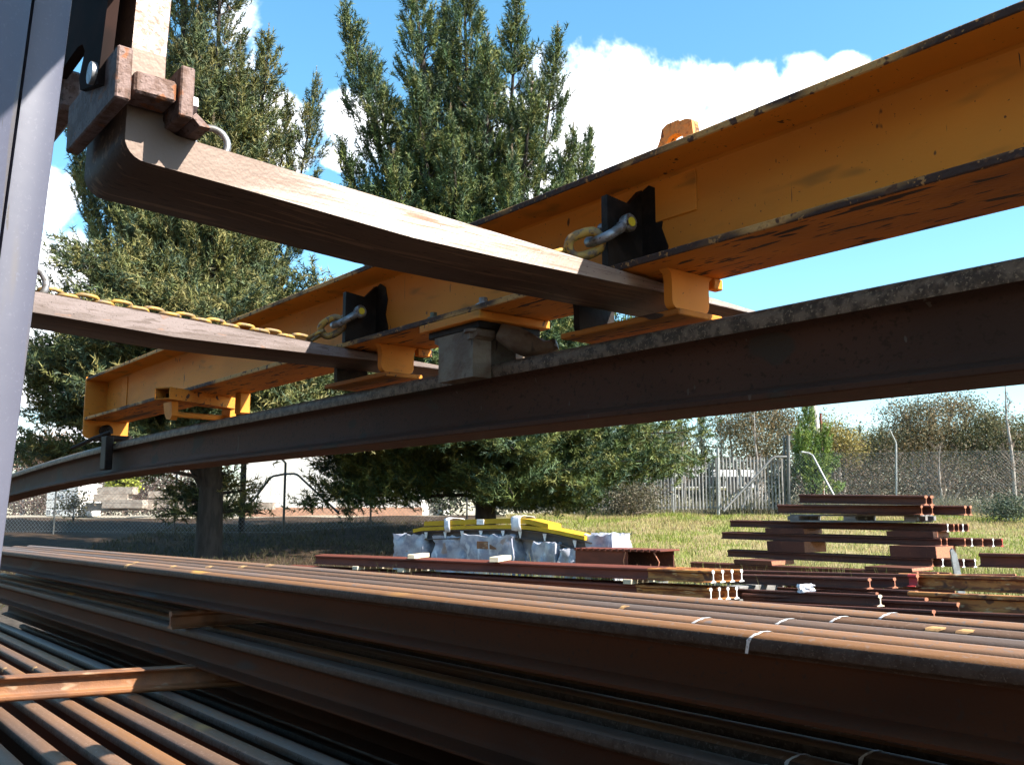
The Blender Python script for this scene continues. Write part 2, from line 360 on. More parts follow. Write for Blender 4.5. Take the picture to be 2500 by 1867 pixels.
def band_on_head(prof_key, x0, wid, side0=-.037, lift=.0010, reach=1.0, drip=0):
    """thin painted strip lying over the rail head (rail-local, foot at z 0)"""
    h, hw, fw, tw = prof_key; k = h / .165; pr = []
    top = []
    for i in range(5, 0, -1):
        an = i / 5 * math.pi / 2; top.append((-(hw / 2 - .019 + (.019 + lift) * math.cos(an)), h - .0235 * k + (.0200 * k + lift) * math.sin(an)))
    top = top[::-1]
    path = [(-(hw / 2 + lift), h - .0235 * k - drip), (-(hw / 2 + lift), h - .0235 * k)] + top + [(-hw * .14, h + lift), (hw * .14, h + lift), (hw * .22, h - .003 + lift)]
    path = path[:max(4, int(len(path) * reach))]
    mb = MB(); vs = []; fs = []
    for i, (a, b) in enumerate(path):
        j = x0 + .0035 * (i - 2) + .0015 * math.sin(i * 1.7); w = wid * (.8 + .2 * math.sin(i * 2.1 + x0 * 9))
        vs += [(j - w / 2, a, b), (j + w / 2, a, b)]
    for i in range(len(path) - 1): fs.append((2 * i, 2 * i + 1, 2 * i + 3, 2 * i + 2))
    return mb.add(vs, fs)

# ------------------------------------------------------------------ ground
def sstep(t): t = max(0., min(1., t)); return t * t * (3 - 2 * t)
def gz(x, y):
    base = 1.26 * sstep((y - 19) / 18.)
    left = sstep((-x - 4) / 8.)
    base = base * (1 - .22 * left * (1 - sstep((y - 32) / 10.)))
    return base + .05 * math.sin(x * .9 + y * .5) * math.sin(y * .7 - x * .3) * sstep((y - 14) / 8.) * (1 - sstep((y - 60) / 30))
def ground():
    xs = list(np.linspace(-120, -26, 14)) + list(np.linspace(-25, 26, 103)) + list(np.linspace(27, 120, 14))
    ys = list(np.linspace(-14, 10, 9)) + list(np.linspace(10.5, 46, 90)) + list(np.linspace(48, 320, 26))
    vs = [(x, y, gz(x, y)) for y in ys for x in xs]; nx = len(xs)
    fs = [(j * nx + i, j * nx + i + 1, (j + 1) * nx + i + 1, (j + 1) * nx + i) for j in range(len(ys) - 1) for i in range(nx - 1)]
    m = bpy.data.materials.new('ground'); m.use_nodes = True; MATS['ground'] = m
    nt = m.node_tree; N = nt.nodes; L = nt.links; b = N['Principled BSDF']; b.inputs['Roughness'].default_value = .95; b.inputs['Specular IOR Level'].default_value = .15
    g = N.new('ShaderNodeNewGeometry'); sp = N.new('ShaderNodeSeparateXYZ'); L.new(g.outputs['Position'], sp.inputs[0])
    def nz(s, d=6):
        n = N.new('ShaderNodeTexNoise'); n.inputs['Scale'].default_value = s; n.inputs['Detail'].default_value = d; L.new(g.outputs['Position'], n.inputs['Vector']); return n.outputs['Fac']
    def mr(f, a, c):
        r = N.new('ShaderNodeMapRange'); r.interpolation_type = 'SMOOTHSTEP'; r.inputs['From Min'].default_value = a; r.inputs['From Max'].default_value = c; L.new(f, r.inputs[0]); return r.outputs[0]
    def mx(f, a, c):
        x = N.new('ShaderNodeMix'); x.data_type = 'RGBA'; L.new(f, x.inputs['Factor'])
        for k, s in (('A', a), ('B', c)):
            if isinstance(s, tuple): x.inputs[k].default_value = (*s, 1)
            else: L.new(s, x.inputs[k])
        return x.outputs['Result']
    def ma(op, a, c):
        x = N.new('ShaderNodeMath'); x.operation = op
        for i, s in enumerate((a, c)):
            if isinstance(s, (int, float)): x.inputs[i].default_value = s
            else: L.new(s, x.inputs[i])
        return x.outputs[0]
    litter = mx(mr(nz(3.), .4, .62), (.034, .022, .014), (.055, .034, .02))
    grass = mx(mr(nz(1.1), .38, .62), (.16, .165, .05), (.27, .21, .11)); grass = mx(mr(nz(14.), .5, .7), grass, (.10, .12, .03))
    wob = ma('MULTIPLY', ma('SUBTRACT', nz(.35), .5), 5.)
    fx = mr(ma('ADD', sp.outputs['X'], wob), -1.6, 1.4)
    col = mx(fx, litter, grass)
    yard = mx(mr(nz(2.), .4, .65), (.34, .29, .22), (.26, .22, .165))         # pale dusty yard beyond the fence, left
    fy = mr(ma('ADD', sp.outputs['Y'], ma('MULTIPLY', ma('SUBTRACT', nz(.5), .5), 3.)), 38.2, 39.4)
    inv = ma('SUBTRACT', 1., mr(sp.outputs['X'], -5., -2.))
    col = mx(ma('MULTIPLY', fy, inv), col, yard)
    dirt = mx(mr(nz(5.), .4, .6), (.045, .036, .028), (.075, .06, .048))
    near = ma('SUBTRACT', 1., mr(ma('ADD', sp.outputs['Y'], wob), 12., 17.))
    col = mx(near, col, dirt)
    L.new(col, b.inputs['Base Color'])
    bp = N.new('ShaderNodeBump'); bp.inputs['Strength'].default_value = .6; bp.inputs['Distance'].default_value = .05; L.new(nz(18.), bp.inputs['Height']); L.new(bp.outputs[0], b.inputs['Normal'])
    mb = MB(); mb.add(vs, fs)
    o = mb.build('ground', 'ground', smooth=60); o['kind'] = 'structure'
ground()

# ------------------------------------------------------------------ the long rail stack in front
SAZ = R(38.30); STILT = R(-.46)
SU = Vector((-math.sin(SAZ), math.cos(SAZ), 0)); SQ = Vector((math.cos(SAZ), math.sin(SAZ), 0))
SRZ = math.atan2(-SU.y, -SU.x)
RK = (.165, .070, .140, .017)
def stack_rail(n, ztop, label, m, u_far=11.5, u_near=-2.5, dz=0):
    L = u_far - u_near
    o = link('rail', rail_mesh(L, RK, ('rail_rust', m, 'rail_side_shade')))
    # rail-local x runs from the far end (0) towards the near end
    d = -SU * math.cos(STILT) + Vector((0, 0, -math.sin(STILT)))
    p0 = SU * 0 + SQ * n + Vector((0, 0, EZ + ztop - .165))
    jr = random.Random(int(n * 1000) + int(ztop * -900)); o.location = p0 - d * u_far + Vector((0, 0, jr.uniform(-.004, .002))) + SQ * jr.uniform(-.004, .004)
    o.rotation_euler = (0, STILT, SRZ)
    tag(o, label, 'rail', 'long rails stacked in the foreground')
    o['u_far'] = u_far
    return o
def s_u(px, py, n): return at_n(px, py, n, SQ, SU)[0]
def mark(o, px, py, n, m='chalk', wid=.012, **k):
    b = band_on_head(RK, o['u_far'] - s_u(px, py, n), wid, **k)
    return b.build('paint_mark', m, o, smooth=0)
ordn = ['nearest', 'second', 'third', 'fourth', 'farthest']
top = []
tops = [(1853, 1552), (1712, 1510), (1915, 1508), (2045, 1498), (2165, 1488)]
ylw = [[(322, 1376)], [(340, 1368), (432, 1378)], [(520, 1377)], [(600, 1378)], [(668, 1374), ]]
for k in range(5):
    n = 1.735 + k * .149
    lab = ['nearest rail of the top tier in the foreground stack, chalk drip on its side',
           'second rail from the front in the top tier of the foreground stack',
           'middle rail of the five in the top tier of the foreground stack',
           'fourth rail from the front in the top tier of the foreground stack',
           'rearmost rail of the top tier in the foreground stack'][k]
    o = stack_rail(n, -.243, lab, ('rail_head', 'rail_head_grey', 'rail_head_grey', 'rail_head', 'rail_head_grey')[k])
    mark(o, *tops[k], n, drip=.022 if k == 0 else .004)
    for p in ylw[k]: mark(o, *p, n, 'yellow_mark', .09, reach=.8)
    if k == 3: mark(o, 2290, 1520, n, 'yellow_mark', .05, reach=.7); mark(o, 2362, 1527, n, 'yellow_mark', .04, reach=.7)
    if k == 2: mark(o, 1535, 1475, n, 'yellow_mark', .03, reach=.7)
for k in range(5):
    n = 1.782 + k * .149
    lab = ['front rail of the second tier in the foreground stack, grey speckled head in shade',
           'second rail of the second tier, in the dark gap under the top tier',
           'third rail of the second tier, deep in the gap under the top tier',
           'fourth rail of the second tier, hidden deep under the top tier',
           'rearmost rail of the second tier under the top tier'][k]
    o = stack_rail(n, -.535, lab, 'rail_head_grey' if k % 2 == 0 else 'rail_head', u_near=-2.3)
    if k < 3:
        p = [(1850, 1852), (1945, 1828), (2124, 1822)][k]; mark(o, *p, n, drip=.018)
third = [2.303, 2.161, 1.592, 1.450, 1.308, 1.166, 1.024, .882, .740, .598]
tl = ['rearmost rail of the third tier, in the dark under the stack', 'second rearmost rail of the third tier, in the dark under the stack',
      'bluish shaded rail of the third tier beside the second tier', 'third tier rail at the edge of the shadow, thin sunlit line on its head',
      'first fully sunlit rail of the third tier, counted from the shaded side', 'second fully sunlit rail of the third tier from the shaded side',
      'third fully sunlit rail of the third tier from the shaded side', 'fourth fully sunlit rail of the third tier, at the bottom left corner',
      'outer rail of the third tier cut by the bottom left corner', 'outermost rail of the third tier nearest the camera']
for k, n in enumerate(third):
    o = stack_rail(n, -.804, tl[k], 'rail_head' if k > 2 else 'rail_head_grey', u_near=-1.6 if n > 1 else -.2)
    if 3 <= k <= 6:
        p = [(187, 1628), (98, 1625), (22, 1628), (-60, 1630)][k - 3]; mark(o, *p, n, 'yellow_mark', .05, reach=.75)
for k in range(6):  # bay added out of sight to block light entering the stack's gaps
    for zt_, nm in ((-.415, 'upper'), (-.665, 'lower')):
        stack_rail(2.575 + k * .149, zt_, '%s tier rail of the light blocking bay added unseen behind the foreground stack, %s' % (nm, ['nearest', 'second', 'third', 'fourth', 'fifth', 'farthest'][k]), 'rail_head_grey', u_near=-2.0)
for k in range(13):  # tier added with dark heads so the gaps above stay black
    w_ = ['nearest', 'second', 'third', 'fourth', 'fifth', 'sixth', 'seventh', 'eighth', 'ninth', 'tenth', 'eleventh', 'twelfth', 'farthest'][k]
    stack_rail(.60 + k * .1425, -1.085, '%s rail, counting from the camera, of the dark bottom tier added under the stack' % w_, 'rail_rust', u_near=-1.4)
def spacer(pa, pb, h, hw, fw, label, flip=True, m='spacer_rust'):
    d = pb - pa; L = d.length
    o = link('spacer_rail', rail_mesh(L, (h, hw, fw, .014), (m,), 1, flip)); o.location = pa
    o.rotation_euler = (0, -math.asin(d.z / L), math.atan2(d.y, d.x)); return tag(o, label, 'spacer', 'short rails used as spacers in the stack')
def S(u, n, z): return SU * u + SQ * n + Vector((0, 0, EZ + z + u * math.tan(STILT)))
# long one lying across the sunlit rails of the third tier: pixel ends
def at_z(px, py, z):
    d = pdir(px, py); k = z / d.z; return Vector((d.x * k, d.y * k, EZ + z))
zc = -.804 - .012
pa = at_z(-120, 1722, zc - .012); pb = at_z(432, 1684, zc - .026)
dd = (pb - pa).normalized(); spacer(pa - dd * .5, pb + dd * 1.1, .112, .052, .082, 'rusty short rail laid askew across the sunlit lower rails')
ub = s_u(455, 1532, 1.75)
spacer(S(ub, 1.665, -.535), S(ub, 2.5, -.535), .087, .045, .075, 'short spacer rail whose end pokes out between the top two tiers', False)
for i, (u_, lab) in enumerate(((8.5, 'far squared timber bearer under the foreground rail stack'), (3.6, 'middle squared timber bearer under the foreground rail stack'), (-.1, 'near squared timber bearer under the foreground rail stack'))):
    mb = MB(); mb.box((-.10, 0, 0), (.10, 2.2, .36), .01)
    o = mb.build('bearer', 'grey_timber'); o.location = SU * u_ + SQ * .5 + Vector((0, 0, .015)); o.rotation_euler = (0, 0, SRZ)
    o.scale.z = max(.02, (EZ - 1.085 - .165 + u_ * math.tan(STILT) - .02)) / .36
    tag(o, lab, 'timber')

# ------------------------------------------------------------------ spreader beam and the rail it carries
BRZ = math.atan2(-UV.y, -UV.x)
def B(u, n, z): return Vector((-u, n, z))              # beam frame: x = -u, y = n, z above eye
def frame(name, label, cat, u, n, z, group=None):
    t = thing(name, label, cat, uz(u, n, z), (0, 0, BRZ), group); t['o'] = (-u, n, z); return t
NE, NF, ZB, ZT = 1.2355, 1.4405, .454, .664; UE, UW = 4.85, -1.3; NC = 1.338; TF = .0142
sb = frame('spreader_beam', 'long orange yellow steel spreader beam resting on the forks', 'spreader beam', (UE + UW) / 2, NC, ZB)
O = tuple(sb['o'])
def bmb(): return MB(O)
def ubox(mb, u0, u1, n0, n1, z0, z1, ch=.0015, mi=0): return mb.box((-u1, n0, z0), (-u0, n1, z1), ch, mi)
# flanges: side edges get worn-edge material, undersides scuffed paint
def flange(name, z0, z1, under):
    mb = bmb(); pr = [(NE + .002, z0), (NF - .002, z0), (NF, z0 + .002), (NF, z1 - .002), (NF - .002, z1), (NE + .002, z1), (NE, z1 - .002), (NE, z0 + .002)]
    us = list(np.linspace(UW, UE, 60))
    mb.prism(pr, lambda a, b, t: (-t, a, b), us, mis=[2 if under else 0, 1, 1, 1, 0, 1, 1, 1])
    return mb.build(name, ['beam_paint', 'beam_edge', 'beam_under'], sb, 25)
flange('bottom_flange', ZB, ZB + TF, True); flange('top_flange', ZT - TF, ZT, False)
mb = bmb(); wr = .011
pr = [(NC - .0047 - wr, ZB + TF + .0005), (NC - .0047 - wr * .3, ZB + TF + wr * .3), (NC - .0047, ZB + TF + wr), (NC - .0047, ZT - TF - wr), (NC - .0047 - wr * .3, ZT - TF - wr * .3), (NC - .0047 - wr, ZT - TF - .0005)]
pr = pr + [(2 * NC - a, b) for a, b in pr[::-1]]
mb.prism(pr, lambda a, b, t: (-t, a, b), list(np.linspace(UW + .001, UE - .001, 30))); mb.build('web', 'beam_paint', sb, 30)
# end plates (far one seen from inside), rounded lower corner on the near side
for ue, s in ((UE, 1), (UW, -1)):
    mb = bmb(); zl = .366; r = .03
    pr = [(NE - .003, ZT + .002), (NE - .003, zl + r)] + [(NE - .003 + r - r * math.cos(a), zl + r - r * math.sin(a)) for a in np.linspace(.2, math.pi / 2, 6)] + [(NF + .003, zl + .006), (NF + .003, ZT + .002)]
    mb.prism(pr, lambda a, b, t: (-t, a, b), [ue, ue + s * .012]); mb.build('end_plate', 'beam_paint', sb, 30)
mb = bmb(); ubox(mb, 4.52, 4.60, NC - .009, NC - .0047, .495, .64, .001); mb.build('repair_patch', 'beam_paint', sb)
# rail clamp at the far end: dark jaw, bolt and lever
mb = bmb(); ubox(mb, 4.56, 4.64, 1.262, 1.296, .205, .362, .004); mb.build('clamp_jaw', 'black_paint', sb)
mb = bmb(); mb.lathe(B(4.86, 1.33, .405), B(4.76, 1.33, .405), [(0, .018), (.2, .028), (.6, .028), (.75, .017), (1, .017)], 14); mb.build('clamp_bolt', 'black_paint', sb)
mb = bmb(); mb.tube([B(4.9, 1.20, .318), B(4.74, 1.25, .356), B(4.62, 1.30, .385)], [.008, .010, .011], 8); mb.build('clamp_lever', 'black_paint', sb)
mb = bmb(); ubox(mb, 4.66, 4.80, 1.27, 1.41, .350, .372, .003); mb.build('clamp_saddle', 'black_paint', sb)
# cross tube with two tong legs
ax0 = B(3.42, 1.130, .434); ax1 = B(3.60, 1.475, .434); av = (ax1 - ax0).normalized(); sv = Vector((0, 0, 1)); tv = av.cross(sv)
mb = bmb(); W2, H2, th = .036, .0215, .0035
outer = [(-W2, -H2), (W2, -H2), (W2, H2), (-W2, H2)]; inner = [(a * (W2 - th) / W2, b * (H2 - th) / H2) for a, b in outer]
vs = []; fs = []
for e in (ax0, ax1):
    for ring in (outer, inner):
        for a, b in ring: vs.append(e + tv * a + sv * b)
for i in range(4):
    j = (i + 1) % 4
    fs += [(i, j, 8 + j, 8 + i), (4 + i, 12 + i, 12 + j, 4 + j), (i, 4 + i, 4 + j, j), (8 + i, 8 + j, 12 + j, 12 + i)]
mb.add(vs, fs); mb.build('cross_tube', ['beam_under'], sb, 25)
for (nn, uo, lean) in ((1.19, 3.50, -.02), (1.455, 3.60, .0)):
    mb = bmb(); vs = []
    pr = [(-.045, .412), (.045, .412), (.040, .375), (.022, .352), (-.018, .345), (-.04, .36)]
    mb.prism(pr, lambda a, b, t: (-(uo + a), nn + t + lean * (b - .41) * 4, b), [-.012, .012]); mb.build('tong_leg', 'beam_paint', sb, 25)
mb = bmb(); mb.tube([B(3.52, 1.20, .372), B(3.58, 1.34, .375), B(3.62, 1.45, .38)], .011, 8); mb.build('tong_link', 'beam_paint', sb)
mb = bmb(); ubox(mb, 3.36, 3.41, 1.40, 1.44, .375, .454, .003); mb.build('tong_hanger', 'beam_paint', sb)
# fork pockets
for (ur, n0, n1, ul_, m0, m1) in ((1.138, 1.300, 1.406, 1.428, 1.335, 1.440), (2.148, 1.284, 1.386, 2.452, 1.315, 1.418)):
    def leg_profile(a, b):
        r = .018; pts = [(a - .012, .4535), (a - .002, .444), (a, .430)]
        pts += [(a + r - r * math.cos(t), .378 + r - r * math.sin(t)) for t in np.linspace(0, math.pi / 2, 5)]
        pts += [(b - r + r * math.sin(t), .378 + r - r * math.cos(t)) for t in np.linspace(0, math.pi / 2, 5)]
        return pts + [(b, .430), (b + .002, .444), (b + .012, .4535)]
    mb = bmb(); mb.prism(leg_profile(n0, n1), lambda a, b, t: (-t, a, b), [ur, ur + .003, ur + .017, ur + .02]); mb.build('pocket_leg', 'beam_paint', sb, 30)
    mb = bmb(); mb.prism(leg_profile(m0, m1), lambda a, b, t: (-t, a, b), [ul_, ul_ + .018]); mb.build('pocket_leg', 'black_paint', sb, 30)['label'] = 'black painted pocket leg'
    mb = bmb(); ubox(mb, ur - .012, ul_ + .026, n0 + .004, m1 - .01, .3655, .3775, .002); mb.build('pocket_floor', 'beam_under', sb)
    mb = bmb(); ubox(mb, ur - .004, ur + .016, n1 + .012, NF + .004, .432, .4535, .002); mb.build('pocket_gusset', 'beam_under', sb)
# lugs with a dark scorched plate beside them on the web
for ul in (1.239, 2.262):
    mb = bmb(); mb.prism([(NE - .001, .4685), (NC - .006, .4685), (NC - .006, .640), (NC - .014, .632), (NE + .06, .603), (NE - .001, .610)], lambda a, b, t: (-t, a, b), [ul, ul + .016])
    mb.build('lug', 'black_paint', sb, 25)
    mb = bmb(); pr = [(ul - .055, .472), (ul + .02, .470), (ul + .02, .628), (ul - .02, .644), (ul - .048, .628), (ul - .060, .59), (ul - .05, .55), (ul - .066, .51)]
    mb.prism(pr, lambda a, b, t: (-a, t, b), [NC - .0072, NC - .0047]); mb.build('scorched_patch', 'black_paint', sb, 0)
mb = bmb(); ubox(mb, 1.10, 1.203, NC - .0085, NC - .0046, .563, .645, .002); mb.build('doubler_plate', 'beam_paint', sb)
# lifting eye on the top flange: plate with a round hole
def eye_plate(u0, u1, z0, ztop, n0, n1):
    mb = bmb(); uc = (u0 + u1) / 2; hw = (u1 - u0) / 2; hc = (uc - .002, z0 + .042); hr = .020; N_ = 28
    out = []; inn = []
    for i in range(N_):
        a = 2 * math.pi * i / N_; ca, sa = math.cos(a), math.sin(a)
        k = min(hw * .98 / max(abs(ca), 1e-6), (ztop - hc[1]) / max(sa, 1e-6) if sa > 0 else (hc[1] - z0) / max(-sa, 1e-6))
        x, z = hc[0] + k * ca, hc[1] + k * sa
        if sa > 0 and ca > .3: x -= .018 * sa * ca * 2
        if sa > 0 and ca < -.3: x += .008 * sa; z -= .004
        out.append((x, z)); inn.append((hc[0] + hr * ca * 1.15, hc[1] + hr * sa))
    vs = [(-a, n, b) for n in (n0, n1) for ring in (out, inn) for a, b in ring]; fs = []
    for i in range(N_):
        j = (i + 1) % N_
        fs += [(i, j, N_ + j, N_ + i), (2 * N_ + i, 3 * N_ + i, 3 * N_ + j, 2 * N_ + j), (i, 2 * N_ + i, 2 * N_ + j, j), (N_ + i, N_ + j, 3 * N_ + j, 3 * N_ + i)]
    return mb.add(vs, fs)
eye_plate(1.100, 1.200, ZT + .0005, ZT + .088, NC - .010, NC + .010).build('lifting_eye', 'beam_edge', sb, 30)
# middle rail clamp: mounting plates, bolts, jaw block
mb = bmb(); ubox(mb, 1.646, 1.890, NE - .002, NF + .004, .4345, .4535, .002); mb.build('mounting_plate', ['beam_paint'], sb)
mb = bmb(); ubox(mb, 1.665, 1.870, NE + .012, NF - .01, .418, .4343, .002); mb.build('packing_plate', ['black_paint'], sb)
mb = bmb(); mb.prism([(1.675, .4178), (1.845, .4178), (1.845, .405), (1.828, .398), (1.828, .309), (1.690, .309), (1.690, .395), (1.675, .402)], lambda a, b, t: (-a, t, b), [1.2495, 1.2525, 1.2985, 1.3015]); mb.build('clamp_block', 'bare_clamp', sb, 25)
mb = bmb(); mb.prism([(1.675, .4178), (1.845, .4178), (1.828, .39), (1.828, .32), (1.69, .32), (1.69, .39)], lambda a, b, t: (-a, t, b), [1.3745, 1.42]); mb.build('clamp_block', 'bare_clamp', sb, 25)
mb = bmb()
N_ = 12; vs = []; rr = random.Random(3)
pts = [B(1.66, 1.30, .412), B(1.635, 1.325, .395), B(1.61, 1.35, .38), B(1.585, 1.375, .372), B(1.56, 1.39, .38)]
mb.tube(pts, [.020, .028, .030, .022, .012], 10); 
mb.v = [v + Vector((rr.uniform(-.004, .004), rr.uniform(-.004, .004), rr.uniform(-.004, .004))) for v in mb.v]
mb.build('clamp_arm', 'bare_clamp', sb, 60)
def hexbolt(c, r, h, ax=Vector((0, 0, 1)), n=6):
    m = bmb(); m.cyl(c, c + ax * h, r, n); m.cyl(c + ax * h, c + ax * (h + r * .8), r * .55, 10); return m
hexbolt(B(1.912, 1.29, ZB + TF), .0155, .018).build('bolt', 'green_bolt', sb, 25)
hexbolt(B(1.706, 1.29, ZB + TF), .0185, .016).build('bolt', 'galv', sb, 25)['label'] = 'larger grey bolt'
mb = bmb(); mb.cyl(B(1.70, 1.262, .4178), B(1.70, 1.262, .412), .026, 18); mb.cyl(B(1.70, 1.262, .412), B(1.70, 1.262, .396), .019, 6); mb.build('bolt', 'bare_clamp', sb, 25)

# the carried rail, sagging past the beam's far end
def hung_z(u): return .349 - .0066 * max(0., u - 3.3) ** 2
hr_o = (-2.5, NC, .25)
mb = MB(hr_o); us = list(np.linspace(-3.2, 3.2, 12)) + list(np.linspace(3.5, 9.5, 26))
prh = RAIL; mis = []
for i in range(len(prh)):
    a, b = prh[i], prh[(i + 1) % len(prh)]; mis.append(1 if min(a[1], b[1]) > .1255 else 0)
mb.prism(prh, lambda a, b, t: (-t, NC + a, hung_z(t) - .165 + b), us, mis=mis)
o = mb.build('rail', ['rail_hung', 'rail_hung_head'], None, 28); o.location = uz(2.5, NC, .25); o.rotation_euler = (0, 0, BRZ)
tag(o, 'long rusty rail held under the orange spreader beam, sagging at its far end', 'rail')

# ------------------------------------------------------------------ forklift: mast, carriage, two forks
TILT = R(3.0)
fl = frame('forklift', 'grey forklift mast with carriage and two long worn forks', 'forklift', 1.2, .2, -1.3)
FO = tuple(fl['o'])
def fmb(): return MB(FO)
def fork(u0, wid, ntip, m, name='fork'):
    t = .050; nb, nf_ = .331, .379; zt0 = .4975
    def zt(n): return zt0 - math.tan(TILT) * (n - .39)
    pr = [(.3545, 1.25), (nb + .002, .60), (nb, .475)]
    cxn, czn, r = nb + .030, zt(.361) - .050 + .030, .030
    for i in range(1, 7):
        a = math.pi + i / 6 * (math.pi / 2 - TILT * .5); pr.append((cxn + r * math.cos(a), czn + r * math.sin(a) - .001))
    pr += [(.5, zt(.5) - .0505), (.77, zt(.77) - .0525), (.95, .4245 - .001), (1.3, .4245), (ntip - .06, .4235), (ntip, zt(ntip) - .008), (ntip, zt(ntip) - .002)]
    pr += [(.5, zt(.5)), (.40, zt(.40)), (.388, zt(.385) + .004), (nf_ + .0015, zt(.385) + .014), (nf_ + .001, .60), (.4025, 1.25)]
    mb = fmb(); c = .0035
    # small chamfer on both sides
    cx_ = sum(p[0] for p in pr) / len(pr)
    def inset(pr, d):
        out = []
        for i, p in enumerate(pr):
            a = Vector(pr[i - 1]); b = Vector(p); q = Vector(pr[(i + 1) % len(pr)])
            e1 = (b - a).normalized(); e2 = (q - b).normalized(); n1 = Vector((-e1.y, e1.x)); n2 = Vector((-e2.y, e2.x))
            v = (n1 + n2); v = v / max(v.length_squared, .3) * 2 * .5
            out.append((b.x + v.x * d * 1.0, b.y + v.y * d * 1.0))
        return out
    ins = inset(pr, c)
    n = len(pr); vs = []; fs = []
    for uu, ring in ((u0, ins), (u0 + c, pr), (u0 + wid - c, pr), (u0 + wid, ins)):
        vs += [(-uu, a, b) for a, b in ring]
    for k in range(3):
        for i in range(n):
            j = (i + 1) % n; fs.append((k * n + i, k * n + j, (k + 1) * n + j, (k + 1) * n + i))
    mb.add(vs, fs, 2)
    # side caps as strips: bottom chain against top chain
    def cap(base):
        from mathutils.geometry import tessellate_polygon
        tri = tessellate_polygon([[Vector((a, b, 0)) for a, b in ins]])
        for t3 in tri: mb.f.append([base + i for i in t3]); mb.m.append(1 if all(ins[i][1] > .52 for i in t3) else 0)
    cap(0); cap(3 * n)
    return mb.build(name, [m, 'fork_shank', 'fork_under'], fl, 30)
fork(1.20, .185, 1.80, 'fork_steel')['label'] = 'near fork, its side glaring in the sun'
fork(2.262, .185, 1.80, 'fork_dull')['label'] = 'far fork with a chain along its top'
# near mast: outer and inner channel, leaning with the forks
def lean(n, z): return n + (z - .4) * math.tan(R(2.75))
def post(prof, m, name, z0=-1.28, z1=2.3):
    mb = fmb(); mb.prism(prof, lambda a, b, t: (-a, lean(b, t), t), [z0, .0, z1]); return mb.build(name, m, fl, 40)
for du in (0, 1.78):
    sg = 1
    outer = [(.845 + du, -.02), (.838 + du, .0), (.838 + du, .06), (.846 + du, .105), (.858 + du, .135), (.878 + du, .1545), (1.02 + du, .1545), (1.02 + du, -.02)]
    post(outer, 'mast_paint', 'mast_channel')
    inn = [(.900 + du, .1605), (.900 + du, .1775), (.9085 + du, .1925), (.92 + du, .195), (1.05 + du, .195), (1.05 + du, .1605)]
    post(inn, 'mast_paint', 'inner_channel')
mb = fmb(); ubox(mb, 1.02, 2.62, -.01, .12, -1.2, -1.06, .01); mb.build('cross_member', 'mast_paint', fl)
mb = fmb(); mb.box((-2.62, lean(.0, 2.1), 2.1), (-1.02, lean(.12, 2.1), 2.24), .01); mb.build('cross_member', 'mast_paint', fl)
# carriage: dark plate frame behind the shanks with a slanted cut-out
mb = fmb(); nb0 = .205
def cplate(pr, n0, n1, m, name, ch=False):
    mb = fmb(); mb.prism(pr, lambda a, b, t: (-a, t + (b - .6) * math.tan(TILT), b), [n0, n1]); return mb.build(name, m, fl, 25)
cplate([(1.195, .535), (1.285, .560), (1.302, .583), (1.288, .618), (1.308, .636), (1.335, .643), (1.62, .643), (1.62, 1.2), (.42, 1.2), (.42, .70), (.66, .668), (1.195, .668)], .298, .312, 'carriage', 'carriage_plate')
cplate([(1.9, .643), (2.55, .643), (2.55, 1.2), (1.9, 1.2)], .298, .312, 'carriage', 'carriage_plate')
mb = fmb(); ubox(mb, 1.0, 2.7, .24, .2845, .95, 1.15, .004); mb.build('carriage_bar', 'carriage', fl)
mb = fmb(); ubox(mb, 1.45, 2.7, .305, .338, .598, .662, .006); mb.build('lower_bar', 'clamp_rust', fl)
# retaining clamp round the near shank
mb = fmb(); ubox(mb, 1.145, 1.375, .303, .3215, .5025, .571, .002); mb.build('clamp_plate', 'clamp_rust', fl)
mb = fmb(); ubox(mb, 1.145, 1.375, .3815, .3995, .5005, .569, .002); mb.build('clamp_plate', 'clamp_rust', fl)
mb = fmb(); ubox(mb, 1.150, 1.197, .3265, .3785, .5185, .547, .003); mb.build('clamp_block', 'clamp_rust', fl)
mb = fmb(); mb.prism([(.3996, .506), (.4045, .512), (.425, .4965), (.41, .4960)], lambda a, b, t: (-t, a, b), [1.15, 1.36]); mb.build('clamp_gusset', 'clamp_rust', fl, 20)
mb = fmb(); mb.cyl(B(1.178, .3996, .5315), B(1.178, .4125, .5315), .0135, 6); mb.build('bolt', 'galv', fl, 25)
mb = fmb(); mb.cyl(B(1.215, .289, .556), B(1.215, .3025, .556), .0145, 20); mb.build('bolt', 'galv', fl, 25)
for u_ in (2.21, ):
    mb = fmb(); ubox(mb, u_, u_ + .23, .303, .3215, .5025, .571, .002); mb.build('clamp_plate', 'clamp_rust', fl)
    mb = fmb(); ubox(mb, u_, u_ + .23, .3815, .3995, .5005, .569, .002); mb.build('clamp_plate', 'clamp_rust', fl)
    mb = fmb(); ubox(mb, u_ + .005, u_ + .05, .3265, .3785, .5185, .547, .003); mb.build('clamp_block', 'clamp_rust', fl)

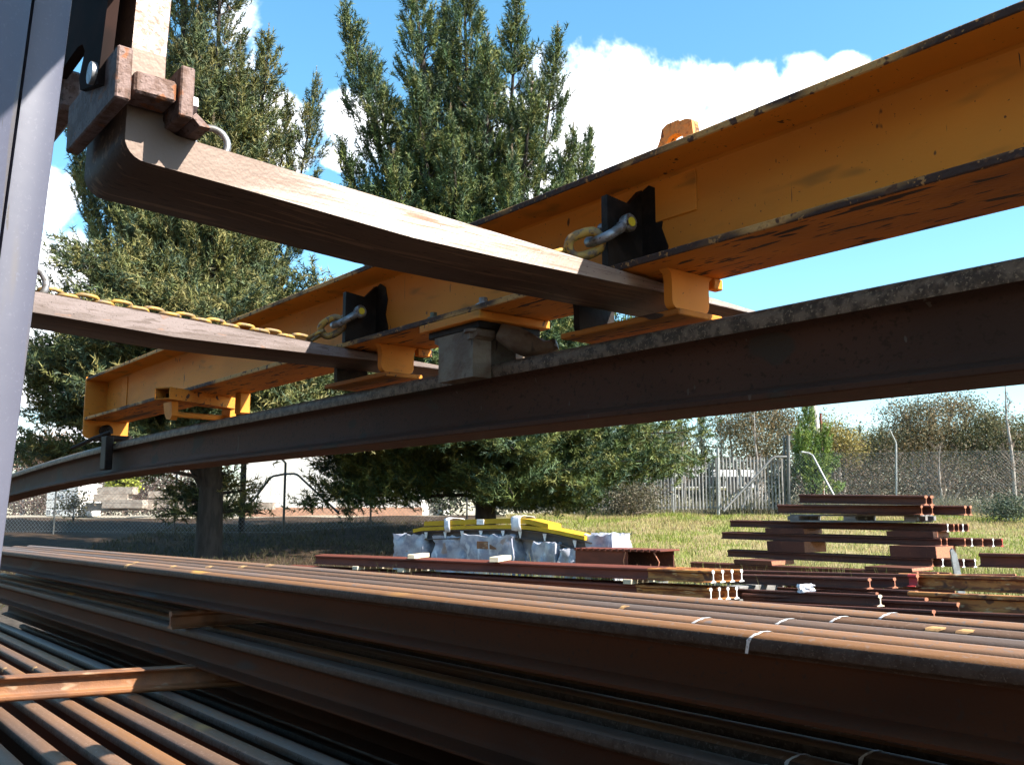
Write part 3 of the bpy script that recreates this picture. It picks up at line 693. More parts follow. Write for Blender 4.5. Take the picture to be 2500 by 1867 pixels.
# the truck itself stands behind the mast, left of the camera
mb = fmb(); mb.prism([(-.12, -1.05), (-.12, -.15), (-.75, .05), (-1.2, -.1), (-2.5, .0), (-3.1, -.12), (-3.3, -.5), (-3.25, -1.0), (-2.9, -1.1)], lambda a, b, t: (-t, a, b), [.80, .86, 2.74, 2.80]); mb.build('chassis', 'forklift_body', fl, 25)
mb = fmb(); mb.prism([(-.55, 1.02), (-2.35, 1.02), (-2.4, .97), (-.5, .97)], lambda a, b, t: (-t, a, b), [.92, 2.68]); mb.build('cab_roof', 'forklift_body', fl, 25)
for u_ in (.97, 2.63):
    for n0, n1 in ((-.38, -.58), (-2.55, -2.30)):
        mb = fmb(); mb.tube([B(u_, n0, -.12), B(u_, n1, .98)], .04, 8); mb.build('cab_pillar', 'forklift_body', fl, 40)
for u_ in (.955, 2.635):
    mb = fmb(); mb.prism([(-.45, -.08), (-.56, .96), (-2.32, .96), (-2.52, -.05)], lambda a, b, t: (-t, a, b), [u_, u_ + .012]); mb.build('cab_glass', 'bus_glass', fl, 20)
mb = fmb(); mb.prism([(-.40, -.10), (-.52, .96), (-.53, .96), (-.41, -.10)], lambda a, b, t: (-t, a, b), [1.0, 2.6]); mb.build('windscreen', 'bus_glass', fl, 20)
mb = fmb(); ubox(mb, 1.35, 2.25, -1.95, -1.25, -.1, .12, .05); ubox(mb, 1.35, 2.25, -2.1, -1.95, -.05, .65, .05); mb.build('seat', 'rubber', fl)
for u_ in (.74, 2.60):
    for n_, r_ in ((-.55, .42), (-2.75, .34)):
        mb = fmb(); mb.lathe(B(u_, n_, -1.3 + r_), B(u_ + .26, n_, -1.3 + r_), [(0, r_ * .6), (.02, r_ * .95), (.15, r_), (.85, r_), (.98, r_ * .95), (1, r_ * .6)], 28); mb.build('wheel', 'rubber', fl, 40)

# ------------------------------------------------------------------ shackles and safety chains
def ft(n): return .4975 - math.tan(TILT) * (n - .39)     # fork top
def oval(c, ax, side, L, W, N_=18):                       # racetrack ring, long axis ax
    pts = []
    for i in range(N_):
        a = 2 * math.pi * i / N_; x = math.cos(a); y = math.sin(a)
        pts.append(c + ax * ((L - W) / 2 * (1 if x > 0 else -1) * min(1, abs(x) * 3) + W / 2 * x) + side * (W / 2 * y))
    return pts
def shackle(ul, label, w=1.0, m='galv'):
    c = B(ul + .008, NE + .030, .553)
    t = thing('shackle', label, 'shackle', uz(ul + .008, NE + .030, .553), (0, 0, BRZ), 'shackles on the beam lugs'); og = tuple(c)
    X = Vector((1, 0, 0)); half = .030
    mb = MB(og); a = c + X * (half + .012); b = c - X * (half + .010)
    mb.lathe(b, a, [(0, .0), (.01, .0075), (.80, .0075), (.81, .017), (.95, .018), (1, .015)], 16); mb.build('pin', m, t, 40)
    mb = MB(og); mb.cyl(a - X * .0005, a + X * .002, .009, 16); mb.build('pin_cap', 'yellow_cap', t, 25)
    d = Vector((0, -.80, -.55)).normalized()
    pts = [c + X * half]
    for i in range(9):
        an = math.pi * i / 8; pts.append(c + d * (.048 + .022 * math.sin(an)) + X * half * math.cos(an) * 1.02)
    pts.append(c - X * half)
    mb = MB(og); mb.tube(pts, [.0115] + [.0095] * 9 + [.0115], 10)
    for s in (1, -1): mb.lathe(c + X * s * (half - .008), c + X * s * (half + .008), [(0, .012), (.1, .016), (.9, .016), (1, .012)], 14)
    mb.build('bow', m, t, 50)
    return c + d * .066
tip1 = shackle(1.239, 'silver shackle with yellow pin cap on the dark lug above the near fork')
tip2 = shackle(2.262, 'smaller looking shackle on the dark lug above the far fork')
def chain(u0, n_from, n_to, tip, label, nlinks):
    z0 = ft(n_from)
    t = thing('safety_chain', label, 'chain', uz(u0, n_from, z0), (0, 0, BRZ), 'yellow safety chains on the forks'); og = (-u0, n_from, z0)
    Y = Vector((0, 1, -math.tan(TILT))).normalized(); X = Vector((1, 0, 0)); Z = X.cross(Y)
    L, W, r = .050, .028, .0050; step = .0392
    k = 0; n = n_from
    while n < n_to:
        c = B(u0, n, ft(n) + .0075)
        if k % 2: sd = (X * .95 + Z * .3); c += Z * .003
        else: sd = (X * .80 + Z * .6); c += Z * .007
        c += X * random.uniform(-.006, .006)
        mb = MB(og); mb.tube(oval(c, Y, sd.normalized(), L, W), r, 8, True); mb.build('link', 'yellow_chain', t, 60); k += 1; n += step
    # rising links to the shackle
    end = B(u0, n - .01, ft(n) + .016); d = tip - end; m_ = max(2, int(d.length / .043)); d_ = d.normalized()
    for i in range(m_):
        c = end + d * ((i + .55) / m_); sd = d_.cross(X if i % 2 else Z)
        if sd.length < .1: sd = X
        big = i == m_ - 1
        mb = MB(og); mb.tube(oval(c + (d_ * .006 if big else Vector()), d_, sd.normalized(),   .064 if big else L, .042 if big else W), .0095 if big else r, 10, True); mb.build('hook_link' if big else 'link', 'yellow_chain', t, 60)
    return t
def ring(c, ax, r, tr, label):
    t = None; mb = MB(tuple(c)); ax = ax.normalized(); e1 = ax.orthogonal().normalized(); e2 = ax.cross(e1)
    mb.tube([c + (e1 * math.cos(a) + e2 * math.sin(a)) * r for a in np.linspace(0, 2 * math.pi, 28, endpoint=False)], tr, 10, True)
    o = mb.build('chain_ring', 'galv', None, 60); P = uz(-c.x, c.y, c.z); o.location = P; o.rotation_euler = (0, 0, BRZ)
    return tag(o, label, 'ring', 'steel rings at the fork heels')
ring(B(1.26, .466, ft(.466) + .028), Vector((.97, -.2, .1)), .0235, .0050, 'pale steel ring standing behind the heel of the near fork')
ring(B(2.33, .452, ft(.46) + .028), Vector((.9, -.4, .1)), .040, .0085, 'steel ring at the far fork heel holding the yellow chain')
chain(2.322, .500, 1.14, tip2, 'worn yellow chain lying along the top of the far fork', 16)
chain(1.32, .50, 1.12, tip1, 'yellow chain end hooked to the shackle over the near fork', 14)

# ------------------------------------------------------------------ rails and goods lying in the yard
OLD = (.135, .062, .115, .016); STD = (.165, .070, .140, .017); IB = (.150, .105, .105, .012)
def cap_on(o, L, key, m, flip=False, name='painted_end'):
    pr = rail_profile(*key); mb = MB(); mb.prism(pr, lambda a, b, t: (t, a * 1.02, b * 1.01 - .0005), [L - .004, L + .004]); return mb.build(name, m, o, 0)
def rail_line(pl, pr_, key, label, group, m='old_rail', end='rust_end', dz=0, name='rail', stain=None):
    """rail whose head top runs from pl to pr_ (world points)"""
    d = pr_ - pl; L = d.length
    o = link(name, rail_mesh(L, key, (m,))); o.rotation_euler = (0, -math.asin(d.z / L), math.atan2(d.y, d.x)); o.location = pl - Vector((0, 0, key[0]))
    tag(o, label, 'rail', group)
    if end: cap_on(o, L, key, end)
    if stain:
        l0, m_ = stain; pr2 = rail_profile(*key); mb = MB()
        mb.prism(pr2, lambda a, b, t: (t, a * 1.012, b * 1.004 - .0002), [L - l0 * 1.0, L - l0 * .6, L - .003], cap=False); mb.build('stained_length', m_, o, 28)
    return o
class Row:
    """parallel rails: base line through two photo points; k-th rail lies k places behind"""
    def __init__(s, L_, R_, pitch): s.a = at(*L_); s.b = at(*R_); s.d = (s.b - s.a); h = Vector((s.d.x, s.d.y, 0)).normalized(); s.p = Vector((-h.y, h.x, 0)) * pitch
    def pt(s, k, px):
        a = s.a + s.p * k; d = s.d
        t_ = math.tan(math.atan2(px - CXP, F_PX))            # X / (Y cos + Z sin)
        c, sn = math.cos(PITCH), math.sin(PITCH)
        # X = t (Y c + (Z-EZ) sn)
        A = d.x - t_ * (d.y * c + d.z * sn); Bq = -(a.x - t_ * (a.y * c + (a.z - EZ) * sn))
        return a + d * (Bq / A)
G1 = 'pair of tiers of long rails behind the foreground stack'
rowB = Row((772, 1354, 18.0), (1807, 1394, 12.6), .150)
orB = ['front', 'second', 'third', 'rear']
for k in range(4):
    rail_line(rowB.pt(k, 772 + 6 * k), rowB.pt(k, 1741 + 23 * k), STD, 'upper tier rail with white painted end, %s of four, behind the foreground stack' % orB[k], G1, 'red_rail', 'white_paint', stain=(1.0, 'stained_steel') )
rowB2 = Row((772, 1354 + 24, 18.0), (1807, 1394 + 44, 12.6), .150); rowB2.a = rowB.a - Vector((0, 0, .235)); rowB2.b = rowB.b - Vector((0, 0, .235)); rowB2.d = rowB2.b - rowB2.a
for k in range(4):
    rail_line(rowB2.pt(k, 700 + 6 * k), rowB2.pt(k, 1735 + 21 * k), STD, 'lower tier rail with white painted end, %s of four, behind the foreground stack' % orB[k], G1, 'red_rail', 'white_paint', stain=(1.15, 'stained_steel'))
def plank(p, size, rz, label, m='timber', cat='timber', name='timber_block', grp=None, tilt=0):
    mb = MB(); sx, sy, sz = size; mb.box((-sx / 2, -sy / 2, 0), (sx / 2, sy / 2, sz), min(.006, sz * .15))
    o = mb.build(name, m); o.location = p; o.rotation_euler = (0, tilt, rz); return tag(o, label, cat, grp)
brz = math.atan2(rowB.d.y, rowB.d.x)
def onB(px, k, dz=0): p = rowB.pt(k, px); return Vector((p.x, p.y, p.z + dz))
plank(onB(1022, 1.5, .001), (.13, .75, .075), brz + .42, 'left one of two pale timber blocks lying on the long rails')
plank(onB(1222, 1.5, .001), (.15, .80, .080), brz + .42, 'right one of two pale timber blocks lying on the long rails')
for i, (px, lab) in enumerate(((900, 'pale timber packer under the left part of the long rails'), (1010, 'white packer under the long rails below the left timber block'), (1560, 'pale packer under the long rails near their white ends'))):
    plank(onB(px, 1.5, -.2345), (.14, .66, .069), brz, lab)
for i, px in enumerate((900, 1250, 1600)):
    p = rowB2.pt(1.5, px); plank(Vector((p.x, p.y, gz(p.x, p.y) - .01)), (.2, .75, max(.05, p.z - .166 - gz(p.x, p.y))), brz, ('left', 'middle', 'right')[i] + ' sleeper under the long rails behind the foreground stack', 'grey_timber')

# tall pile of short rails on the right
G2 = 'short rails in the tall pile by the fence'
rows = {}
def tier(key, L_, R_, pitch, ends, left, lab, m='old_rail', ecol=None, prof=OLD):
    rw = Row(L_, R_, pitch); rows[key] = rw; rw.key = prof
    for k, px in enumerate(ends):
        e = ecol[k] if ecol else 'rust_end'
        rail_line(rw.pt(k, left + 4 * k), rw.pt(k, px), prof, lab[k], G2, m, e)
o_ = ['front', 'second', 'third', 'fourth', 'fifth', 'sixth', 'rear']
tier('a', (1952, 1206, 18.2), (2273, 1209, 15.8), .16, (2260, 2274), 1952, ['front one of the two beams topping the tall rail pile', 'rear one of the two beams topping the tall rail pile'], prof=(.165, .085, .125, .012))
tier('b', (1899, 1231, 18.4), (2369, 1233.5, 15.6), .16, (2249, 2275, 2356, 2369), 1899, [o_[k] + ' beam of the tier on the pallet in the tall pile' for k in range(3)] + ['rearmost beam of the tier on the pallet in the tall pile'], prof=(.165, .085, .125, .012))
tier('c', (1783, 1269, 19.2), (2361, 1279, 16.2), .118, (2313, 2328, 2339, 2350, 2363), 1783, [o_[k] + ' rail of the tier just under the pallet in the tall pile' for k in range(5)], ecol=['white_paint', 'rust_end', 'rust_end', 'white_paint', 'rust_end'])
tier('d', (1763, 1298, 19.2), (2440, 1317, 15.6), .118, (2297, 2311, 2355, 2372, 2398, 2424, 2446), 1763, [o_[k] + ' rail of the long middle tier in the tall pile' for k in range(7)], ecol=['rust_end', 'rust_end', 'rust_end', 'white_paint', 'rust_end', 'white_paint', 'red_paint'])
tier('e', (1777, 1341, 19.0), (2379, 1367, 15.4), .118, (2276, 2301, 2352, 2380), 1777, [o_[k] + ' rail of the fifth tier down in the tall pile' for k in range(4)], ecol=['rust_end', 'white_paint', 'white_paint', 'white_paint'])
tier('f', (1687, 1371, 18.6), (2300, 1398, 15.0), .118, (2240, 2290, 2320), 1687, [o_[k] + ' rail of the lowest tier in the tall pile' for k in range(3)])
# dunnage between the tiers: short dark offcuts, sunlit orange painted on their right ends
def dunnage(lo, hi, pxs, names):
    for px, lab in zip(pxs, names):
        rl, rh = rows[lo], rows[hi]; p = rl.pt(1, px); q = rh.pt(1, px)
        t0 = p.z; t1 = q.z - rh.key[0]
        if t1 - t0 < .02: t1 = t0 + .03
        w = .40; mb = MB()
        mb.prism([(-w, 0), (w, 0), (w * .97, t1 - t0), (-w * 1.03, t1 - t0)], lambda a, b, t: (a, t, b), [-.16, .60])
        mb.f = mb.f; o = mb.build('dunnage_block', 'old_rail', None, 20); o.location = Vector((p.x, p.y, t0 + .0005)); o.rotation_euler = (0, 0, math.atan2(rl.d.y, rl.d.x)); tag(o, lab, 'packing', 'packing blocks in the tall rail pile')
        mb = MB(); mb.add([(w + .001, -.15, .004), (w + .001, .59, .004), (w * .972 + .001, .59, t1 - t0 - .004), (w * .972 + .001, -.15, t1 - t0 - .004)], [(0, 1, 2, 3)]); mb.build('sunlit_end', 'rust_end', o, 0)
dunnage('d', 'c', (1925, 2230), ('left packing block under the third tier of the tall pile', 'right packing block under the third tier of the tall pile'))
dunnage('e', 'd', (1930, 2240), ('left packing block under the middle tier of the tall pile', 'right packing block under the middle tier of the tall pile'))
dunnage('f', 'e', (1850, 2180), ('left packing block under the fifth tier of the tall pile', 'right packing block under the fifth tier of the tall pile'))
for i, px in enumerate((1760, 2150)):
    p = rows['f'].pt(1, px); plank(Vector((p.x, p.y, gz(p.x, p.y) - .02)), (.25, .8, max(.06, p.z - .136 - gz(p.x, p.y) + .02)), math.atan2(rows['f'].d.y, rows['f'].d.x), ('left', 'right')[i] + ' grey sleeper at the foot of the tall rail pile', 'grey_timber')
# pallet in the tall pile
def pallet(p, rz, w, d, h, label, m='grey_timber'):
    t = thing('pallet', label, 'pallet', p, (0, 0, rz))
    nb = 5
    for i in range(nb):
        y = -d / 2 + d * (i + .5) / nb
        mb = MB(); mb.box((-w / 2, y - d / nb * .45, h - .035), (w / 2, y + d / nb * .45, h), .003); mb.build('deck_board', m, t)
    for y in (-d / 2 + .06, 0, d / 2 - .06):
        mb = MB(); mb.box((-w / 2, y - .06, 0), (w / 2, y + .06, .03), .003); mb.build('base_board', m, t)
        for x in (-w / 2 + .06, 0, w / 2 - .06):
            mb = MB(); mb.box((x - .11, y - .06, .0301), (x + .11, y + .06, h - .0351), .003); mb.build('block', m, t)
    return t
pc = rows['c'].pt(2, 2100); pb_ = rows['b'].pt(1, 2100)
pallet(Vector((pc.x, pc.y, pc.z + .001)), math.atan2(rows['c'].d.y, rows['c'].d.x), 2.3, 1.0, max(.09, pb_.z - .165 - pc.z - .002), 'grey timber pallet between the upper tiers of the tall rail pile')

# loose rails in front of the pile
G3 = 'loose short rails in front of the tall pile'
def loose(L_, R_, lab, key=OLD, m='old_rail', end='rust_end', stain=None): return rail_line(at(*L_), at(*R_), key, lab, G3, m, end, stain=stain)
loose((1700, 1388, 15.8), (2240, 1401, 12.6), 'loose rail with a red painted end in front of the tall pile', STD, end='rust_end', stain=(.12, 'red_paint'))
o = C.objects[-1]
loose((1720, 1398, 15.2), (2184, 1409, 12.3), 'loose rail ending left of the red ended one in front of the pile', OLD, end='rust_end')
loose((1760, 1400, 14.6), (2123, 1410.5, 12.0), 'shortest of the three loose rails side by side before the pile', OLD, end='rust_end')
loose((1750, 1434, 13.8), (2149, 1451, 11.2), 'loose low rail with a pale end, white bag resting on it', OLD, end='timber')
loose((1900, 1432, 13.6), (2141, 1445, 11.9), 'thin rail lying just behind the low rail with the pale end', (.10, .05, .09, .012), end='rust_end')
loose((2000, 1428, 13.4), (2238, 1441, 11.6), 'drilled rail end showing right of the low loose rails', OLD, end='rust_end')
loose((2100, 1420, 14.2), (2330, 1427, 13.0), 'rail lying behind the drilled rail end beside the grey stake', OLD)
loose((2310, 1401, 12.3), (2600, 1408, 10.8), 'orange stained upper rail running out of the right edge', (.20, .09, .14, .017), 'red_rail', stain=(2.4, 'stained_steel'))
loose((2262, 1444, 11.2), (2520, 1455, 9.9), 'pale orange stained lower rail near the right edge', (.20, .09, .14, .017), 'old_rail', stain=(1.65, 'stained_steel'))
loose((2393, 1349, 14.6), (2620, 1353, 13.4), 'reddish rail lying high at the right edge above the stained rails', (.21, .09, .14, .017), 'red_rail')
loose((2150, 1400, 14.6), (2480, 1400, 13.4), 'dark rail under the grey stake at the right', OLD)
loose((1800, 1466, 12.6), (2280, 1488, 10.2), 'lowest dark rail half hidden behind the foreground stack', OLD)
loose((1990, 1478, 12.2), (2560, 1500, 9.6), 'dark rail lying lowest at the right behind the foreground stack', OLD)
loose((1830, 1412, 14.9), (2330, 1424, 12.9), 'dark rail filling the gap behind the three side by side rails', STD)
loose((1860, 1440, 13.4), (2262, 1458, 11.0), 'dark rail just right of the pale ended one', OLD)
loose((1815, 1447, 13.2), (2340, 1470, 10.6), 'dark rail lying under the drilled rail end', STD)
loose((1980, 1408, 14.8), (2318, 1413, 13.6), 'rail whose end shows behind the red ended one', OLD, end='white_paint')
# packers that carry the loose rails
for i, (px, py, D, w) in enumerate(((1850, 1420, 14.2, 1.3), (2080, 1440, 12.8, 1.5), (2400, 1470, 11.6, 1.6))):
    p = at(px, py, D); z0 = gz(p.x, p.y); mb = MB(); mb.box((-.12, -w / 2, 0), (.12, w / 2, max(.1, p.z - z0 - .02)), .01)
    o = mb.build('sleeper', 'grey_timber'); o.location = (p.x, p.y, z0 - .01); o.rotation_euler = (0, 0, R(-48)); tag(o, ('left', 'middle', 'right')[i] + ' dark sleeper under the loose rails before the tall pile', 'sleeper')
# unseen building added behind the camera to block low sky and bounce fill
sh_ = thing('light_blocker', 'long cream light blocker added unseen behind the camera', 'building', SQ * -9 + SU * 4, (0, 0, SRZ))
for k in range(12):
    mb = MB(); x0 = -24 + k * 4.0
    mb.prism([(x0 + .02 + i * .248, .04 * (i % 2)) for i in range(17)] + [(x0 + 3.98, -.08), (x0 + .02, -.08)], lambda a, b, t: (a, b, t), [0, 5.2]); mb.build('blocker_sheet', 'blocker_cream', sh_, 20)
mb = MB(); mb.prism([(.35, 5.2), (.35, 5.35), (-5.5, 7.0), (-11.3, 5.35), (-11.3, 5.2), (-5.5, 6.8)], lambda a, b, t: (t, a, b), [-24.3, 24.3]); mb.build('roof', 'fence_post', sh_, 20)
mb = MB(); mb.box((-24, -11, 0), (24, -.2, 5.1)); mb.build('wall', 'blocker_cream', sh_)
mb = MB(); mb.box((-3, .05, 0), (2, .10, 4.2), .01); mb.build('blocker_door', 'fence_dark', sh_)
# grey stake
mb = MB(); mb.prism([(-.05, 0), (.06, 0), (.045, .62), (.0, .70), (-.035, .66)], lambda a, b, t: (a - .09 * (b / .66), t, b), [-.02, .02])
o = mb.build('stake', 'fence_post', None, 25); p = at(2344, 1398, 13.6); o.location = (p.x, p.y, p.z - .35); tag(o, 'pale grey flat steel stake leaning among the loose rails', 'stake')
# white crumpled bag
def crumple(c, size, seed, m, name, amp=.12, sub=5):
    bm = bmesh.new(); bmesh.ops.create_cube(bm, size=1); bmesh.ops.subdivide_edges(bm, edges=bm.edges, cuts=sub, use_grid_fill=True)
    rr = random.Random(seed)
    for v in bm.verts:
        p = v.co; f = 1 + amp * (math.sin(p.x * 9 + seed) * math.cos(p.z * 8 + seed * 2) + rr.uniform(-.35, .35)) * .8
        q = Vector((p.x * size[0] * f, p.y * size[1] * f, (p.z + .5) * size[2] * (1 + amp * .4 * rr.uniform(-1, 1))))
        if p.z < -.49: q.z = 0
        v.co = q
    me = bpy.data.meshes.new(name); bm.to_mesh(me); bm.free(); me.materials.append(MATS[m]); finish(me, 40)
    return me
o = link('bag', crumple(0, (.18, .14, .10), 4, 'cloth', 'bag', .3)); p = at(1968, 1446, 12.3); o.location = p; tag(o, 'small crumpled white bag on the low loose rail', 'bag')

# wrapped goods with the yellow boards
DP = 19.0; mpp = DP / F_PX
PR_ = R(-33); PT = Vector((math.cos(PR_), math.sin(PR_), 0)); PN = Vector((-math.sin(PR_), math.cos(PR_), 0))
def gp(px, py, dD=0.): return at(px, py, DP - (px - 1220) * .0055) + PN * dD
GW = 'plastic wrapped blocks under the yellow boards'
wraps = [(998, 1305, 88, 55, 0., 'leftmost plastic wrapped block under the yellow boards'), (1098, 1309, 98, 55, .05, 'bluish plastic wrapped block, second from the left under the boards'),
         (1198, 1306, 128, 62, -.1, 'wide wrapped block with brown timber showing through its plastic'), (1288, 1314, 70, 60, .3, 'dark shaded wrapped block right of the wide one'),
         (1338, 1325, 56, 52, -.1, 'bright wrapped block right of the dark gap under the boards'), (1387, 1340, 40, 36, -.1, 'small crumpled wrapped bundle before the rusty cage'),
         (1456, 1305, 62, 34, .1, 'white wrapped block at the right end of the yellow boards')]
for i, (px, py, w, h, dD, lab) in enumerate(wraps):
    pt_ = gp(px, py, dD); X = w * mpp * 1.16; z0 = gz(pt_.x, pt_.y); H = max(.3, pt_.z - z0); pc_ = pt_ + PN * .36
    t = thing('wrapped_block', lab, 'wrapped goods', (pc_.x, pc_.y, z0), (0, 0, PR_ + R((-4, 3, -2, 4, -6, 8, -3)[i])), GW)
    me = crumple(0, (X, .72, H - .12), 20 + i, 'wrap', 'plastic_wrap', .11, 9); o = link('plastic_wrap', me, t); o.location = (0, 0, .12)
    for y in (-.28, 0, .28):
        mb = MB(); mb.box((-X / 2, y - .05, 0), (X / 2, y + .05, .118), .004); mb.build('pallet_runner', 'timber', t)
    if i == 2:
        for (x0, z0_, w_) in ((-.26, H - .27, .28), (.06, H - .27, .17)):
            mb = MB(); mb.box((x0, -.372, z0_), (x0 + w_, -.35, z0_ + .15), .004); mb.build('timber_piece', 'spacer_rust', t)
def slab(path, thick, depth, m, name, label, cat, grp, y0=0.):
    """board following a line of photo points (top edge), bent like the photo"""
    P = [gp(px, py, y0) for px, py in path]; o0 = P[0].copy(); mb = MB(tuple(o0)); vs = []; fs = []
    for p in P:
        vs += [p, p + PN * depth, p + PN * depth - Vector((0, 0, thick)), p - Vector((0, 0, thick))]
    for i in range(len(P) - 1):
        for k in range(4): j = (k + 1) % 4; fs.append((4 * i + k, 4 * i + j, 4 * i + 4 + j, 4 * i + 4 + k))
    fs += [(3, 2, 1, 0), tuple(4 * (len(P) - 1) + k for k in range(4))]
    mb.add(vs, fs); o = mb.build(name, m, None, 12); o.location = o0; return tag(o, label, cat, grp)
slab([(1008, 1291), (1030, 1286.5), (1140, 1282), (1256, 1280.5), (1300, 1284), (1360, 1294), (1427, 1308.5)], .075, .62, 'yellow_board', 'yellow_board', 'lower long yellow board bent over the wrapped goods', 'board', 'yellow boards on the wrapped goods')
slab([(1034, 1272.6), (1150, 1267.5), (1256, 1264.5), (1290, 1267), (1337, 1278.5)], .098, .50, 'yellow_board', 'yellow_board', 'upper shorter yellow board bound with white straps', 'board', 'yellow boards on the wrapped goods', .02)
# steel frame beneath the boards: chords, dark panels and pale gusset ribs
fpath = [(985, 1297), (1040, 1296), (1140, 1292.5), (1256, 1291.5), (1330, 1300), (1440, 1324)]
tf_ = thing('curved_truss', 'dark curved steel frame with pale ribs under the yellow boards', 'steel frame', gp(985, 1297))
fo = gp(985, 1297)
for off, th_, nm in ((.0, .02, 'top_chord'), (.16, .02, 'bottom_chord')):
    mb = MB(tuple(fo)); P = [gp(*q, .03) - Vector((0, 0, off)) for q in fpath]
    for a, b in zip(P[:-1], P[1:]):
        dn = Vector((0, 0, -th_)); vs = [a, a + PN * .5, a + PN * .5 + dn, a + dn, b, b + PN * .5, b + PN * .5 + dn, b + dn]
        mb.add(vs, [(0, 1, 2, 3), (4, 7, 6, 5), (0, 4, 5, 1), (1, 5, 6, 2), (2, 6, 7, 3), (3, 7, 4, 0)])
    mb.build(nm, 'dark_steel', tf_, 20)
mb = MB(tuple(fo)); P = [gp(*q, .12) for q in fpath]
for a, b in zip(P[:-1], P[1:]): mb.add([a - Vector((0, 0, .02)), b - Vector((0, 0, .02)), b - Vector((0, 0, .16)), a - Vector((0, 0, .16))], [(0, 1, 2, 3)])
mb.build('back_panel', 'dark_steel', tf_, 0)
def along(path, px):
    for (x0, y0), (x1, y1) in zip(path[:-1], path[1:]):
        if x0 <= px <= x1: return y0 + (y1 - y0) * (px - x0) / (x1 - x0)
    return path[-1][1]
for px in (1038, 1085, 1126, 1172, 1226, 1268, 1328, 1402):
    a = gp(px, along(fpath, px), .035) - Vector((0, 0, .021)); w = .055
    mb = MB(tuple(fo)); mb.prism([(-w, 0), (w * .5, 0), (0, -.138), (-w * .25, -.138)], lambda p_, q_, t: a + PT * p_ + PN * t + Vector((0, 0, q_)), [0, .02]); mb.build('rib', 'white_paint', tf_, 0)
# straps
for i, (px, wd, lab) in enumerate(((1094, .14, 'left white cloth strap tied over the yellow boards'), (1262, .22, 'right wider white cloth strap tied over the yellow boards'))):
    y = along([(1034, 1272.6), (1150, 1267.5), (1256, 1264.5), (1290, 1267), (1337, 1278.5)], px); p = gp(px, y)
    mb = MB(tuple(p)); rr = random.Random(i); w = wd
    prof = [(0, -.015, -.24), (0, -.035, -.14), (0, -.028, -.02), (0, -.012, .03), (0, .10, .055), (0, .28, .045), (0, .50, .03), (0, .535, -.04), (0, .53, -.16)]
    vs = []; 
    for j, (x_, y_, z_) in enumerate(prof):
        for k in range(5): vs.append(p + PT * (-w / 2 + w * k / 4 + (-.05 * j / 8 if j < 4 else 0) + rr.uniform(-.008, .008)) + PN * (y_ + rr.uniform(-.008, .003)) + Vector((0, 0, z_ + rr.uniform(-.012, .012))))
    fs = [(5 * j + k, 5 * j + k + 1, 5 * j + k + 6, 5 * j + k + 5) for j in range(len(prof) - 1) for k in range(4)]
    mb.add(vs, fs); o = mb.build('strap', 'cloth', None, 50); o.location = p
    md = o.modifiers.new('thick', 'SOLIDIFY'); md.thickness = .006; tag(o, lab, 'strap', 'white straps on the yellow boards')
p = gp(1172, 1268); mb = MB(); mb.box((-.08, -.004, -.10), (.09, .018, .003), .001); mb.box((-.08, .0, .0031), (.09, .2, .006), .001)
o = mb.build('label_card', 'white_paint'); o.location = p; o.rotation_euler = (0, 0, PR_); tag(o, 'white card on the yellow board between the two straps', 'label card')
# rusty cage
p = at(1402, 1337, 17.4); q = at(1612, 1340, 16.3); zb = gz(p.x, p.y)
tcg = thing('rusty_cage', 'rusty ribbed steel tray with bent wire fingers at its open end', 'cage', (p.x, p.y, zb), (0, 0, math.atan2(q.y - p.y, q.x - p.x))); og = (p.x, p.y, zb); X = math.hypot(q.x - p.x, q.y - p.y); H = p.z - zb; 
mb = MB(); mb.box((0, 0, H - .03), (X, .7, H), .006)
for i in range(14): mb.box((X * i / 14, -.012, H - .042), (X * (i + .4) / 14, .0, H + .006), .002)
mb.build('lid', 'red_rail', tcg, 20)
mb = MB(); mb.box((0, .03, H - .40), (X * .62, .06, H - .031), .004); mb.build('side_panel', 'red_rail', tcg)
mb = MB(); mb.box((0, .62, H - .40), (X * .95, .66, H - .031), .004); mb.build('side_panel', 'old_rail', tcg)
mb = MB(); mb.box((0, .0, H - .42), (X * .97, .7, H - .401), .004); mb.build('floor_plate', 'old_rail', tcg)
for i in range(7):
    x = X * (.64 + .05 * i); mb = MB(); mb.tube([(x, .06, H - .30), (x, .0, H - .38), (x + .005, -.03, H - .40), (x + .02, -.03, H - .30 + .03 * (i % 3))], .009, 6); mb.build('wire_finger', 'rust_end', tcg)
mb = MB(); mb.tube([(X * .61, .0, H - .05), (X * .59, -.01, H - .2), (X * .60, -.01, H - .39), (X * .97, -.01, H - .37), (X * .985, -.0, H - .2), (X * .93, .0, H - .05)], .011, 6); mb.build('end_hoop', 'rust_end', tcg)
for i in range(2):
    mb = MB(); mb.box((X * (.1 + .7 * i), .05, 0), (X * (.1 + .7 * i) + .14, .65, H - .421), .006); mb.build('foot_block', 'grey_timber', tcg)

